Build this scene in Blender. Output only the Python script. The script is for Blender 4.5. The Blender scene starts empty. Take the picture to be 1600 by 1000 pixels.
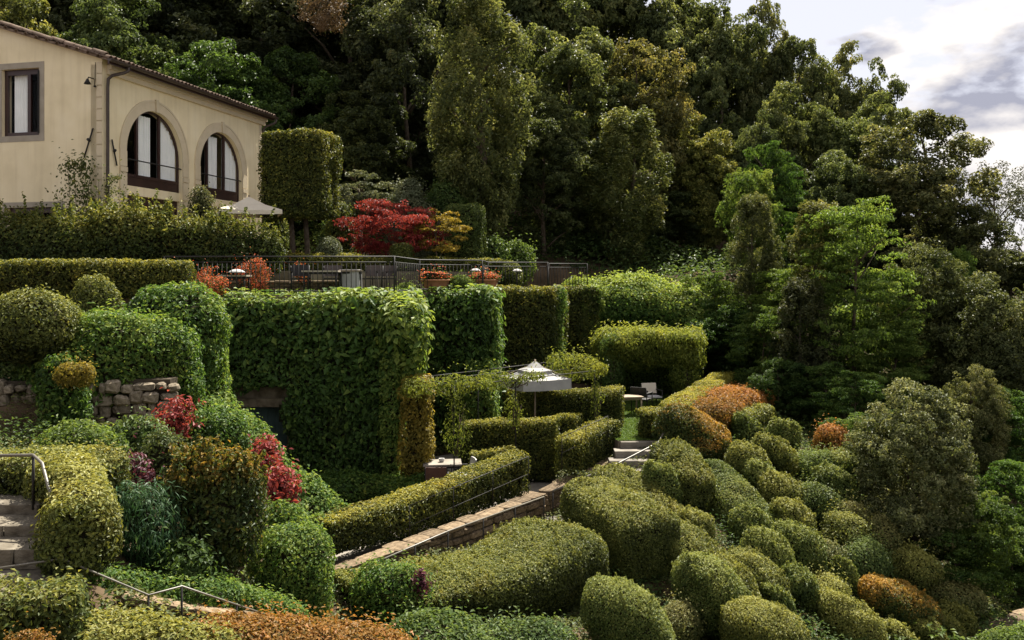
import bpy, bmesh, math, random
import numpy as np
from mathutils import Vector, Matrix
from mathutils.geometry import tessellate_polygon

rng = np.random.default_rng(11)
random.seed(5)
S = bpy.context.scene
COL = S.collection
F, CX, HY = 1400.0, 800.0, 435.0          # focal length in photo pixels, principal column, horizon row

# ------------------------------------------------------------------ camera, sky, sun, exposure
cam = bpy.data.cameras.new('camera')
cam.sensor_width = 36.0
cam.lens = F / 1600 * 36
cam.shift_y = -65.0 / 1600
cam.clip_start = 0.1
cam.clip_end = 4000
cam_o = bpy.data.objects.new('camera', cam)
COL.objects.link(cam_o)
cam_o.location = (0, 0, 0)
cam_o.rotation_euler = (math.radians(90), 0, 0)
S.camera = cam_o

SUN_AZ, SUN_EL = math.radians(22), math.radians(55)      # azimuth from +Y (view direction) towards +X
sun_dir = Vector((math.sin(SUN_AZ) * math.cos(SUN_EL), math.cos(SUN_AZ) * math.cos(SUN_EL), math.sin(SUN_EL)))
sun = bpy.data.lights.new('sun', 'SUN')
sun.energy = 5.0
sun.angle = math.radians(0.55)
sun.color = (1.0, 0.94, 0.83)
sun_o = bpy.data.objects.new('sun', sun)
COL.objects.link(sun_o)
sun_o.rotation_euler = sun_dir.to_track_quat('Z', 'Y').to_euler()

W = bpy.data.worlds.new('World')
S.world = W
W.use_nodes = True
nt = W.node_tree
nt.nodes.clear()
def wn(t, **kw):
    n = nt.nodes.new(t)
    for k, v in kw.items(): setattr(n, k, v)
    return n
out = wn('ShaderNodeOutputWorld'); bg = wn('ShaderNodeBackground')
sky = wn('ShaderNodeTexSky', sky_type='NISHITA', sun_disc=False, sun_elevation=SUN_EL, sun_rotation=SUN_AZ,
         air_density=1.0, dust_density=2.0, ozone_density=1.0, altitude=200)
tc = wn('ShaderNodeTexCoord')
mp = wn('ShaderNodeMapping'); mp.inputs['Scale'].default_value = (1.0, 1.0, 2.1)
mp.inputs['Location'].default_value = (5.3, 0.7, 2.08)
n1 = wn('ShaderNodeTexNoise'); n1.inputs['Scale'].default_value = 4.6; n1.inputs['Detail'].default_value = 9
n1.inputs['Roughness'].default_value = 0.52
n2 = wn('ShaderNodeTexNoise'); n2.inputs['Scale'].default_value = 7.5; n2.inputs['Detail'].default_value = 6
r1 = wn('ShaderNodeValToRGB'); r1.color_ramp.elements[0].position = 0.455; r1.color_ramp.elements[1].position = 0.50
r2 = wn('ShaderNodeValToRGB'); r2.color_ramp.elements[0].position = 0.43; r2.color_ramp.elements[1].position = 0.55
r2.color_ramp.elements[0].color = (.92, .94, 1.14, 1); r2.color_ramp.elements[1].color = (2.25, 2.13, 2.04, 1)
veil = wn('ShaderNodeMixRGB'); veil.inputs[0].default_value = 0.93; veil.inputs[2].default_value = (1.58, 1.55, 1.68, 1)
mixc = wn('ShaderNodeMixRGB')
L = nt.links.new
L(tc.outputs['Generated'], mp.inputs['Vector']); L(mp.outputs[0], n1.inputs['Vector']); L(mp.outputs[0], n2.inputs['Vector'])
L(n1.outputs['Fac'], r1.inputs[0]); L(n2.outputs['Fac'], r2.inputs[0])
L(sky.outputs[0], veil.inputs[1]); L(veil.outputs[0], mixc.inputs[1]); L(r1.outputs[0], mixc.inputs[0]); L(r2.outputs[0], mixc.inputs[2])
L(mixc.outputs[0], bg.inputs[0]); L(bg.outputs[0], out.inputs[0])
bg.inputs[1].default_value = 0.15

S.view_settings.view_transform = 'Standard'
S.view_settings.look = 'None'
S.view_settings.exposure = 1.72
S.view_settings.gamma = 1.0
S.view_settings.use_curve_mapping = False
S.cycles.use_denoising = True
S.cycles.max_bounces = 8
S.cycles.diffuse_bounces = 5
S.cycles.transmission_bounces = 4
S.cycles.transparent_max_bounces = 4

# ------------------------------------------------------------------ materials
def nodes(name):
    m = bpy.data.materials.new(name); m.use_nodes = True
    t = m.node_tree; b = t.nodes['Principled BSDF']
    return m, t, b
def ramp(t, stops):
    r = t.nodes.new('ShaderNodeValToRGB'); e = r.color_ramp.elements
    while len(e) < len(stops): e.new(0.5)
    for i, (p, c) in enumerate(stops):
        e[i].position = p; e[i].color = (*c, 1)
    return r
def leaf_mat(name, c0, c1, c2, transl=0.3, rough=0.55, spec=0.2):
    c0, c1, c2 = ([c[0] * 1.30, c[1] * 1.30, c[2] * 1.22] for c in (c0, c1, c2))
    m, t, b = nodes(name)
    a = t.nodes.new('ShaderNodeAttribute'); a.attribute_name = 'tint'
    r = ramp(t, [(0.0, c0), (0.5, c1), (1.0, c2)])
    oi = t.nodes.new('ShaderNodeObjectInfo')
    mu = t.nodes.new('ShaderNodeMixRGB'); mu.blend_type = 'MULTIPLY'; mu.inputs[0].default_value = 1
    t.links.new(a.outputs['Fac'], r.inputs[0]); t.links.new(r.outputs[0], mu.inputs[1]); t.links.new(oi.outputs['Color'], mu.inputs[2])
    tcn = t.nodes.new('ShaderNodeTexCoord'); pn = t.nodes.new('ShaderNodeTexNoise'); pn.inputs['Scale'].default_value = 1.1; pn.inputs['Detail'].default_value = 4
    pr = ramp(t, [(.56, (0, 0, 0)), (.74, (.4, .4, .4))])
    t.links.new(tcn.outputs['Object'], pn.inputs['Vector']); t.links.new(pn.outputs['Fac'], pr.inputs[0])
    dm = t.nodes.new('ShaderNodeMixRGB'); dm.blend_type = 'MULTIPLY'; dm.inputs[2].default_value = (1.25, .86, .62, 1)
    t.links.new(pr.outputs[0], dm.inputs[0]); t.links.new(mu.outputs[0], dm.inputs[1]); mu = dm
    t.links.new(mu.outputs[0], b.inputs['Base Color'])
    b.inputs['Roughness'].default_value = rough
    b.inputs['Specular IOR Level'].default_value = spec
    tr = t.nodes.new('ShaderNodeBsdfTranslucent')
    g = t.nodes.new('ShaderNodeMixRGB'); g.blend_type = 'MULTIPLY'; g.inputs[0].default_value = 1; g.inputs[2].default_value = (1.25, 1.15, 0.7, 1)
    t.links.new(mu.outputs[0], g.inputs[1]); t.links.new(g.outputs[0], tr.inputs[0])
    mx = t.nodes.new('ShaderNodeMixShader'); mx.inputs[0].default_value = min(.5, transl * 1.35)
    t.links.new(b.outputs[0], mx.inputs[1]); t.links.new(tr.outputs[0], mx.inputs[2])
    t.links.new(mx.outputs[0], t.nodes['Material Output'].inputs['Surface'])
    return m
def noise_mat(name, cols, scale=6, detail=6, rough=0.85, bump=0.3, spec=0.2, per_object=0.0, dist=0.02, metal=0.0):
    m, t, b = nodes(name)
    tcn = t.nodes.new('ShaderNodeTexCoord')
    n = t.nodes.new('ShaderNodeTexNoise'); n.inputs['Scale'].default_value = scale; n.inputs['Detail'].default_value = detail
    k = len(cols)
    r = ramp(t, [(0.3 + 0.4 * i / max(1, k - 1), c) for i, c in enumerate(cols)])
    t.links.new(tcn.outputs['Object'], n.inputs['Vector']); t.links.new(n.outputs['Fac'], r.inputs[0])
    src = r.outputs[0]
    if per_object:
        oi = t.nodes.new('ShaderNodeObjectInfo')
        mr = t.nodes.new('ShaderNodeMapRange'); mr.inputs[3].default_value = 1 - per_object; mr.inputs[4].default_value = 1 + per_object
        t.links.new(oi.outputs['Random'], mr.inputs[0])
        hs = t.nodes.new('ShaderNodeHueSaturation'); t.links.new(mr.outputs[0], hs.inputs['Value']); t.links.new(src, hs.inputs['Color'])
        src = hs.outputs[0]
    t.links.new(src, b.inputs['Base Color'])
    b.inputs['Roughness'].default_value = rough; b.inputs['Specular IOR Level'].default_value = spec; b.inputs['Metallic'].default_value = metal
    if bump:
        n2_ = t.nodes.new('ShaderNodeTexNoise'); n2_.inputs['Scale'].default_value = scale * 4; n2_.inputs['Detail'].default_value = 5
        bp = t.nodes.new('ShaderNodeBump'); bp.inputs['Strength'].default_value = bump; bp.inputs['Distance'].default_value = dist
        t.links.new(tcn.outputs['Object'], n2_.inputs['Vector']); t.links.new(n2_.outputs['Fac'], bp.inputs['Height']); t.links.new(bp.outputs[0], b.inputs['Normal'])
    return m

M = {}
M['box'] = leaf_mat('box_leaf', (.016, .025, .007), (.080, .096, .022), (.215, .212, .058), .26)
M['boxgreen'] = leaf_mat('green_box_leaf', (.014, .028, .008), (.064, .092, .022), (.180, .195, .055), .26)
M['hedge'] = leaf_mat('hedge_leaf', (.012, .022, .006), (.062, .074, .016), (.225, .210, .042), .30)
M['ivy'] = leaf_mat('ivy_leaf', (.014, .030, .008), (.050, .100, .020), (.170, .215, .046), .34)
M['ivygold'] = leaf_mat('golden_ivy_leaf', (.060, .056, .010), (.165, .135, .026), (.300, .215, .040), .36)
M['laurel'] = leaf_mat('laurel_leaf', (.014, .026, .007), (.060, .078, .018), (.190, .185, .045), .28)
M['oak'] = leaf_mat('evergreen_oak_leaf', (.024, .034, .014), (.078, .094, .036), (.205, .210, .095), .30)
M['green'] = leaf_mat('fresh_green_leaf', (.018, .038, .011), (.052, .088, .022), (.115, .150, .044), .35)
M['lime'] = leaf_mat('light_green_leaf', (.030, .055, .012), (.080, .122, .026), (.165, .200, .052), .38)
M['bronze'] = leaf_mat('bronze_leaf', (.020, .028, .010), (.076, .086, .036), (.215, .215, .115), .25)
M['orange'] = leaf_mat('orange_shoot_leaf', (.040, .045, .010), (.150, .085, .020), (.270, .120, .035), .28)
M['orangetop'] = leaf_mat('ochre_topped_leaf', (.014, .030, .008), (.054, .068, .015), (.260, .150, .030), .28)
M['red'] = leaf_mat('red_shoot_leaf', (.045, .020, .018), (.180, .030, .030), (.300, .075, .075), .28)
M['maple'] = leaf_mat('red_maple_leaf', (.050, .012, .012), (.160, .022, .022), (.260, .050, .045), .30)
M['yellow'] = leaf_mat('yellow_leaf', (.070, .060, .012), (.200, .150, .025), (.300, .220, .050), .30)
M['wisteria'] = leaf_mat('wisteria_leaf', (.040, .062, .012), (.110, .135, .024), (.215, .230, .050), .38)
M['grass'] = leaf_mat('lawn_grass', (.030, .060, .010), (.060, .100, .016), (.100, .140, .026), .25)
M['rosemary'] = leaf_mat('needle_leaf', (.014, .036, .016), (.030, .070, .030), (.070, .115, .050), .2)
M['cover'] = leaf_mat('ground_cover_leaf', (.022, .036, .010), (.066, .082, .024), (.160, .150, .055), .24)
M['litter'] = leaf_mat('dry_leaf', (.045, .030, .016), (.120, .080, .042), (.210, .140, .080), .15)
M['under'] = leaf_mat('undergrowth_leaf', (.016, .032, .011), (.050, .084, .024), (.125, .160, .048), .28)
M['grey'] = leaf_mat('grey_green_leaf', (.040, .052, .026), (.090, .105, .060), (.160, .165, .100), .22)
M['purple'] = leaf_mat('purple_leaf', (.035, .012, .020), (.080, .022, .036), (.180, .060, .080), .2)
M['flower'] = leaf_mat('red_petal', (.030, .055, .014), (.400, .070, .034), (.480, .160, .085), .25)
_r = [n for n in M['flower'].node_tree.nodes if n.type == 'VALTORGB'][0].color_ramp; _r.interpolation = 'CONSTANT'; _r.elements[1].position = .40; _r.elements[2].position = .66
M['shade_core'] = noise_mat('twig_shade_core', [(.014, .014, .008), (.034, .030, .016)], 9, 5, .95, .5, .05)  # dark foliage hull: twigs, plus the shade between leaves put into its colour
M['bark'] = noise_mat('bark', [(.05, .038, .026), (.12, .095, .068)], 8, 7, .95, .7, .1)
M['soil'] = noise_mat('soil', [(.030, .022, .014), (.070, .050, .030), (.110, .078, .048)], 1.4, 9, .98, .6, .05, dist=.05)
M['stucco'] = noise_mat('cream_stucco', [(.68, .58, .375), (.75, .645, .425), (.79, .69, .475)], 1.1, 9, .92, .2, .1, dist=.008)
def weather(m, amount=.28):                       # rain streaks and blotches in the render coat
    t = m.node_tree; b = t.nodes['Principled BSDF']; src = b.inputs['Base Color'].links[0].from_socket
    tcn = t.nodes.new('ShaderNodeTexCoord'); mp_ = t.nodes.new('ShaderNodeMapping'); mp_.inputs['Scale'].default_value = (3.2, 3.2, .22)
    n = t.nodes.new('ShaderNodeTexNoise'); n.inputs['Scale'].default_value = 1.6; n.inputs['Detail'].default_value = 8
    r = ramp(t, [(.48, (0, 0, 0)), (.78, (amount, amount, amount))])
    mx = t.nodes.new('ShaderNodeMixRGB'); mx.blend_type = 'MULTIPLY'; mx.inputs[2].default_value = (.55, .50, .44, 1)
    t.links.new(tcn.outputs['Object'], mp_.inputs[0]); t.links.new(mp_.outputs[0], n.inputs['Vector']); t.links.new(n.outputs['Fac'], r.inputs[0])
    t.links.new(r.outputs[0], mx.inputs[0]); t.links.new(src, mx.inputs[1]); t.links.new(mx.outputs[0], b.inputs['Base Color'])
weather(M['stucco'])
M['linen'] = noise_mat('grey_linen', [(.27, .265, .255), (.35, .345, .33)], 3, 4, .8, .15, .15)
M['trim'] = noise_mat('pale_stone_trim', [(.53, .45, .31), (.60, .51, .36)], 3, 7, .88, .15, .15, dist=.005)
M['greystone'] = noise_mat('grey_stone_surround', [(.28, .245, .19), (.35, .31, .245)], 3, 7, .88, .2, .15, dist=.006)
M['frame'] = noise_mat('dark_brown_paint', [(.030, .014, .012), (.050, .024, .019)], 3, 4, .4, .05, .4)
M['metal'] = noise_mat('brown_gutter_metal', [(.035, .024, .018), (.065, .045, .034)], 4, 4, .5, .05, .4)
M['iron'] = noise_mat('black_iron', [(.010, .009, .008), (.022, .020, .018)], 8, 3, .6, .05, .25)
M['steel'] = noise_mat('worn_handrail_steel', [(.09, .08, .06), (.15, .135, .105)], 6, 4, .42, .05, .5)
M['tile'] = noise_mat('terracotta_roof_tile', [(.09, .06, .045), (.16, .115, .085), (.22, .175, .135)], 5, 7, .9, .3, .1, .25)
M['stone'] = noise_mat('wall_stone', [(.085, .068, .046), (.17, .14, .098), (.25, .21, .155)], 4.5, 9, .92, .6, .12, .28, dist=.02)
M['wallstone'] = noise_mat('brown_path_stone', [(.07, .050, .031), (.14, .102, .063), (.21, .158, .10)], 6, 9, .92, .6, .12, .28, dist=.02)
M['joint'] = noise_mat('dark_wall_joint', [(.04, .033, .024), (.085, .07, .05)], 6, 7, .98, .5, .05)
M['stepstone'] = noise_mat('worn_step_stone', [(.075, .064, .048), (.125, .108, .082), (.17, .15, .118)], 3.5, 9, .95, .6, .08, .2, dist=.02)
M['paving'] = noise_mat('grey_paving', [(.13, .115, .095), (.19, .17, .142), (.24, .215, .18)], 2.5, 9, .9, .35, .12, .12)
M['canvas'] = noise_mat('cream_canvas', [(.52, .46, .36), (.60, .54, .43)], 2, 4, .85, .08, .1)
M['white'] = noise_mat('white_cloth', [(.36, .35, .335), (.43, .42, .405)], 3, 4, .8, .15, .15)
M['terracotta'] = noise_mat('terracotta_pot', [(.30, .13, .07), (.42, .20, .11)], 5, 6, .85, .15, .15)
M['wood'] = noise_mat('grey_wood', [(.16, .12, .08), (.30, .24, .17)], 5, 6, .75, .2, .2)
M['rust'] = noise_mat('rust_brown_paint', [(.05, .024, .017), (.085, .038, .026)], 5, 4, .6, .1, .3)
M['curtain'] = noise_mat('white_curtain', [(.78, .80, .77), (.88, .89, .86)], 2, 3, .9, .05, .1)
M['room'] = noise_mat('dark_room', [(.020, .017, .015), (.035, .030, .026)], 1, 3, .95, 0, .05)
M['door'] = noise_mat('dull_blue_green_paint', [(.030, .055, .055), (.050, .080, .078)], 3, 5, .6, .1, .25)
m, t, b = nodes('window_glass')
b.inputs['Base Color'].default_value = (1, 1, 1, 1); b.inputs['Roughness'].default_value = 0.03
tr = t.nodes.new('ShaderNodeBsdfTransparent'); gl = t.nodes.new('ShaderNodeBsdfGlossy'); gl.inputs['Roughness'].default_value = 0.03
fr = t.nodes.new('ShaderNodeLayerWeight'); fr.inputs[0].default_value = .5
pw = t.nodes.new('ShaderNodeMath'); pw.operation = 'POWER'; pw.inputs[1].default_value = 3.5; t.links.new(fr.outputs['Facing'], pw.inputs[0])
mx = t.nodes.new('ShaderNodeMixShader')
fm = t.nodes.new('ShaderNodeMath'); fm.operation = 'MULTIPLY'; fm.inputs[1].default_value = .6; t.links.new(pw.outputs[0], fm.inputs[0]); t.links.new(fm.outputs[0], mx.inputs[0]); t.links.new(tr.outputs[0], mx.inputs[1]); t.links.new(gl.outputs[0], mx.inputs[2])
t.links.new(mx.outputs[0], t.nodes['Material Output'].inputs['Surface'])
M['glass'] = m

# ------------------------------------------------------------------ helpers
def at(px, py, d):
    return np.array([(px - CX) / F * d, d, (HY - py) / F * d])
def tag(o, label=None, cat=None, group=None, kind=None):
    if label: o['label'] = label
    if cat: o['category'] = cat
    if group: o['group'] = group
    if kind: o['kind'] = kind
    return o
def link(name, data, parent=None):
    o = bpy.data.objects.new(name, data); COL.objects.link(o)
    if parent is not None: o.parent = parent
    return o
def empty(name, loc, rz=0.0):
    o = bpy.data.objects.new(name, None); COL.objects.link(o)
    o.location = [float(v) for v in loc]; o.rotation_euler = (0, 0, rz); o.empty_display_size = .2
    return o

class Wave:                                  # smooth noise, about -1..1
    def __init__(s, freq, seed, n=9):
        r = np.random.default_rng(seed)
        k = r.normal(size=(n, 3)); k /= np.linalg.norm(k, axis=1)[:, None]
        s.k = k * (freq * r.uniform(.6, 1.7, n))[:, None]; s.p = r.uniform(0, 6.28, n); s.n = n
    def __call__(s, P):
        return np.sin(P @ s.k.T + s.p).sum(1) / math.sqrt(s.n) * .9
def unit(a):
    return a / np.maximum(np.linalg.norm(a, axis=-1, keepdims=True), 1e-9)

def quad_mesh(name, chunks, mats):
    """chunks: (verts Nx3, quads Mx4, material slot, tint per quad or scalar, smooth)"""
    me = bpy.data.meshes.new(name)
    V = np.concatenate([c[0] for c in chunks]); off = 0; Q = []; mi = []; ti = []; sm = []
    for v, q, s, tn, smooth in chunks:
        Q.append(q + off); off += len(v); mi.append(np.full(len(q), s)); sm.append(np.full(len(q), smooth, bool))
        ti.append(np.broadcast_to(np.asarray(tn, float), (len(q),)))
    Q = np.concatenate(Q)
    me.vertices.add(len(V)); me.vertices.foreach_set('co', V.astype(np.float32).ravel())
    me.loops.add(Q.size); me.loops.foreach_set('vertex_index', Q.astype(np.int32).ravel())
    me.polygons.add(len(Q)); me.polygons.foreach_set('loop_start', np.arange(0, Q.size, 4, dtype=np.int32))
    me.polygons.foreach_set('material_index', np.concatenate(mi).astype(np.int32))
    me.polygons.foreach_set('use_smooth', np.concatenate(sm))
    at_ = me.attributes.new('tint', 'FLOAT', 'FACE'); at_.data.foreach_set('value', np.concatenate(ti).astype(np.float32))
    for m_ in mats: me.materials.append(m_)
    me.update(calc_edges=True)
    return me

def leaf_geo(P, N, L, Wd, up=.25, rand=.55, droop=0.0, fold=.25, grow=None):
    n = len(P)
    nn = unit(N + np.array([0, 0, up]) + rng.normal(size=(n, 3)) * rand)
    t_ = rng.normal(size=(n, 3)) + np.array([0, 0, -droop])
    if grow is not None: t_ = t_ + grow
    t_ = unit(t_ - (t_ * nn).sum(1)[:, None] * nn)
    s_ = np.cross(nn, t_)
    l = (L * rng.uniform(.65, 1.3, n))[:, None] * .5; w = (Wd * rng.uniform(.7, 1.25, n))[:, None] * .5
    V = np.empty((n, 4, 3))
    V[:, 0] = P - t_ * l; V[:, 1] = P + s_ * w + nn * w * fold * 2; V[:, 2] = P + t_ * l - nn * l * .15; V[:, 3] = P - s_ * w + nn * w * fold * 2
    return V.reshape(-1, 3), np.arange(4 * n).reshape(n, 4)

def grid_quads(nu, nv, wrap_u=False):
    a = []
    iu = np.arange(nu if wrap_u else nu - 1); iv = np.arange(nv - 1)
    I, J = np.meshgrid(iu, iv, indexing='ij')
    I2 = (I + 1) % nu
    return np.stack([I * nv + J, I2 * nv + J, I2 * nv + J + 1, I * nv + J + 1], -1).reshape(-1, 4)

def sample_quads(V, Q, n_per_area, centre_out=None, cull=True):
    A, B, C, D = (V[Q[:, i]] for i in range(4))
    nrm = np.cross(C - A, D - B); area = np.linalg.norm(nrm, axis=1) * .5
    nrm = unit(nrm)
    mid = (A + B + C + D) / 4
    w = np.ones(len(Q))
    if cull:
        f = (nrm * unit(-mid)).sum(1)
        w = np.where(f < -.25, .3, 1.0)
    cnt = rng.poisson(area * n_per_area * w)
    idx = np.repeat(np.arange(len(Q)), cnt)
    u, v = rng.random(len(idx))[:, None], rng.random(len(idx))[:, None]
    P = (A[idx] * (1 - u) + B[idx] * u) * (1 - v) + (D[idx] * (1 - u) + C[idx] * u) * v
    return P, nrm[idx]

def foliage(V, Q, leaf, cover, lump=.05, lump_f=3.0, up=.35, rand=.42, droop=0., depth=.10, shrink=.09, tint_top=0.12,
            tint_base=.38, stray=0.0, mask=None, seed=0, aspect=.55, clump=.25, tops=None, core_slot=1, fold=.25, shoots=None, core=True, tvar=.17, extra=None):
    """leaves over the surface (V,Q) and a shrunken inner core, dark for twigs and painted shade; returns chunks"""
    wv = Wave(lump_f, seed * 7 + 1); wv2 = Wave(lump_f * 3.1, seed * 7 + 2); wc = Wave(1.3, seed * 7 + 3); ws = Wave(9, seed * 7 + 4)
    nv = np.zeros_like(V)
    qn = np.cross(V[Q[:, 2]] - V[Q[:, 0]], V[Q[:, 3]] - V[Q[:, 1]])
    for i in range(4): np.add.at(nv, Q[:, i], qn)
    nv = unit(nv)
    V = V + nv * (lump * (wv(V) * .8 + wv2(V) * .35))[:, None]
    la = leaf * leaf * aspect * .5
    P, N = sample_quads(V, Q, cover / la)
    if mask is not None:
        k = mask(P); P, N = P[k], N[k]
    n = len(P)
    jit = -rng.random(n) ** 1.6 * depth + rng.normal(size=n) * leaf * .18
    # small tufts: whole patches of leaves stand out or recede together
    jit += ws(P) * leaf * .35
    if stray:
        s = rng.random(n) < .10
        jit[s] += rng.random(s.sum()) * stray * (0.4 + .6 * np.clip(N[s, 2], 0, 1)) * 2
    tint = tint_base + tint_top * N[:, 2] + rng.normal(size=n) * tvar + wc(P) * clump * .45 + ws(P) * .06  # upward leaves lighter: painted sunlight as well as some young growth
    if tops is not None: tint = tint + tops(P, N)
    P = P + N * jit[:, None]
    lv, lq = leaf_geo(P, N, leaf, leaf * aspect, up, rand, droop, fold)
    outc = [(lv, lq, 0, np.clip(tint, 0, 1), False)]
    if extra:                                     # a second, larger leaf in patches over the first
        l2, c2_, keep_ = extra
        P2, N2 = sample_quads(V, Q, c2_ / (l2 * l2 * .6 * .5))
        k = rng.random(len(P2)) < keep_(P2)
        if mask is not None: k &= mask(P2)
        P2, N2 = P2[k], N2[k]; P2 = P2 + N2 * (rng.random(len(P2)) * l2 * .6)[:, None]
        lv2, lq2 = leaf_geo(P2, N2, l2, l2 * .6, up + .1, rand, droop + .4, fold)
        outc.append((lv2, lq2, 0, np.clip(tint_base + tint_top * N2[:, 2] + .10 + rng.normal(size=len(P2)) * .16 + ws(P2) * .08, 0, 1), False))
    if shoots:                                    # upright young shoots above the top
        ns, h0_, h1_ = shoots
        c_ = np.nonzero(N[:, 2] > .45)[0]; c_ = rng.choice(c_, min(ns, len(c_)), False)
        k_ = 16; f_ = np.tile(np.linspace(0, 1, k_), len(c_)); hh = np.repeat(rng.uniform(h0_, h1_, len(c_)), k_)
        ax = np.repeat(unit(N[c_] * .5 + np.array([0, 0, 1]) + rng.normal(size=(len(c_), 3)) * .25), k_, 0)
        rd = rng.normal(size=(len(f_), 3))
        PS = np.repeat(P[c_], k_, 0) + ax * (f_ * hh)[:, None] + unit(rd) * (leaf * .55 * (1.1 - f_ * .6))[:, None]
        ts = tint_base + .22 + rng.normal(size=len(f_)) * .15 + .12 * f_
        sv, sq = leaf_geo(PS, unit(rd), leaf, leaf * aspect, .4, .4, -1.0)
        outc.append((sv, sq, 0, np.clip(ts, 0, 1), False))
    cr_ = V - nv * shrink
    cq = Q if mask is None else Q[mask(V[Q].mean(1))]
    if core: outc.append((cr_, cq, core_slot, 0.0, True))
    return outc

def mound_surface(rx, ry, h, yaw=0., pv=2.3, pp=2.3, low=.35, taper=1.0, nu=48, nv=26, lean=(0, 0)):
    """closed clipped dome: plan superellipse exponent pp, profile exponent pv; base at z=0"""
    u = np.linspace(0, 2 * np.pi, nu, endpoint=False); v = np.linspace(0, np.pi * .97, nv)
    Uu, Vv = np.meshgrid(u, v, indexing='ij')
    c, s = np.cos(Uu), np.sin(Uu)
    rp = (np.abs(c) ** pp + np.abs(s) ** pp) ** (-1 / pp)
    cv, sv = np.cos(Vv), np.sin(Vv)
    k = (np.abs(cv) ** pv + np.abs(sv) ** pv) ** (-1 / pv)
    zz = cv * k; rr = sv * k
    z = np.where(zz > 0, h * low + zz * h * (1 - low), h * low * (1 + zz))
    tp = np.where(zz < 0, 1 + (taper - 1) * (-zz), 1.0)
    x = c * rp * rr * rx * tp; y = s * rp * rr * ry * tp
    x = x + lean[0] * z; y = y + lean[1] * z
    cy, sy = math.cos(yaw), math.sin(yaw)
    V = np.stack([x * cy - y * sy, x * sy + y * cy, z], -1).reshape(-1, 3)
    Q = grid_quads(nu, nv, True)
    return V, Q[:, ::-1]

def hedge_surface(pts, width, p=5.0, cap=.35, step=.22, nsec=40, cap_p=2.5, under=.85, wend=1.0):
    """clipped hedge swept along pts [(x,y,z,h)], closed rounded ends"""
    P = np.array(pts, float)
    seg = np.linalg.norm(np.diff(P[:, :3], axis=0), axis=1); s = np.concatenate([[0], np.cumsum(seg)])
    n = max(6, int(s[-1] / step)); ss = np.linspace(0, s[-1], n)
    k = max(1, int(n * .06))
    C = np.stack([np.interp(ss, s, P[:, i]) for i in range(4)], -1)
    if len(P) > 2:                                            # soften the corners of the path
        for _ in range(k * 2):
            C[1:-1] = (C[:-2] + 2 * C[1:-1] + C[2:]) / 4
    # extra rings for the caps
    e = np.concatenate([-cap * np.array([1, .97, .9, .8, .65, .45, .2])])
    t0 = unit(C[1, :3] - C[0, :3]); t1 = unit(C[-1, :3] - C[-2, :3])
    A = np.array([np.append(C[0, :3] + t0 * x, C[0, 3]) for x in e]); B = np.array([np.append(C[-1, :3] - t1 * x, C[-1, 3]) for x in e[::-1]])
    sc = np.concatenate([(1 - (-e / cap) ** cap_p).clip(0) ** (1 / cap_p), np.ones(n), (1 - (-e[::-1] / cap) ** cap_p).clip(0) ** (1 / cap_p)])
    R = np.concatenate([A, C, B]); m_ = len(R)
    T = np.gradient(R[:, :3], axis=0); T[:, 2] = 0; T = unit(T)
    side = np.stack([T[:, 1], -T[:, 0], np.zeros(m_)], -1)
    a = np.linspace(0, 2 * np.pi, nsec, endpoint=False) + .001
    kk = (np.abs(np.cos(a)) ** p + np.abs(np.sin(a)) ** p) ** (-1 / p)
    sx, sz = np.cos(a) * kk, np.sin(a) * kk
    wd = np.interp(np.linspace(0, 1, m_), [0, 1], [1, wend]) * width
    V = np.empty((m_, nsec, 3))
    for i in range(m_):
        h = R[i, 3]
        w_ = wd[i] * .5 * (np.where(sz < 0, 1 + (under - 1) * -sz, 1))
        V[i] = R[i, :3] + np.outer(sx * w_ * sc[i], side[i]) + np.outer(h * .5 + sz * h * .5 * (sc[i] * .55 + .45 if sc[i] > 0 else .4), [0, 0, 1])
    Q = []
    for j in range(nsec):
        j2 = (j + 1) % nsec
        i = np.arange(m_ - 1)
        Q.append(np.stack([i * nsec + j, (i + 1) * nsec + j, (i + 1) * nsec + j2, i * nsec + j2], -1))
    Q = np.concatenate(Q); V = V.reshape(-1, 3)
    mid = V[Q].mean(1); nr = np.cross(V[Q[:, 2]] - V[Q[:, 0]], V[Q[:, 3]] - V[Q[:, 1]])
    cen = np.repeat(R[None, :-1, :3] + np.array([0, 0, 1]) * R[None, :-1, 3:4] * .5, nsec, 0).reshape(-1, 3)
    if (nr * (mid - cen)).sum() < 0: Q = Q[:, ::-1]
    return V, Q

GROUND_PTS = []                                # plant feet that shape the ground sheet

def plant(name, label, cat, V, Q, origin, mat, leaf, cover=2.0, group=None, stems=0, **kw):
    ch = foliage(V + origin, Q, leaf, cover, **kw)
    ch = [(c[0] - origin, *c[1:]) for c in ch]
    me = quad_mesh(name, ch, [M[mat], M['shade_core']])
    o = link(name, me); o.location = [float(x) for x in origin]
    if stems:
        mb = MB(); mn, mxx = V.min(0), V.max(0)
        for i in range(stems):
            a_ = rng.uniform(.25, .75, 3); b2 = rng.uniform(.1, .9, 3)
            p0_ = mn + (mxx - mn) * np.array([.35 + .3 * a_[0], .5, 0]); p2 = mn + (mxx - mn) * np.array([b2[0], .2 + .6 * b2[1], .55 + .4 * b2[2]])
            mb.tube([p0_, (p0_ + p2) / 2 + rng.normal(size=3) * .06, p2], [.018, .013, .006], 5)
        mb.build('stems', M['bark'], o)
    return tag(o, label, cat, group)

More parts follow.
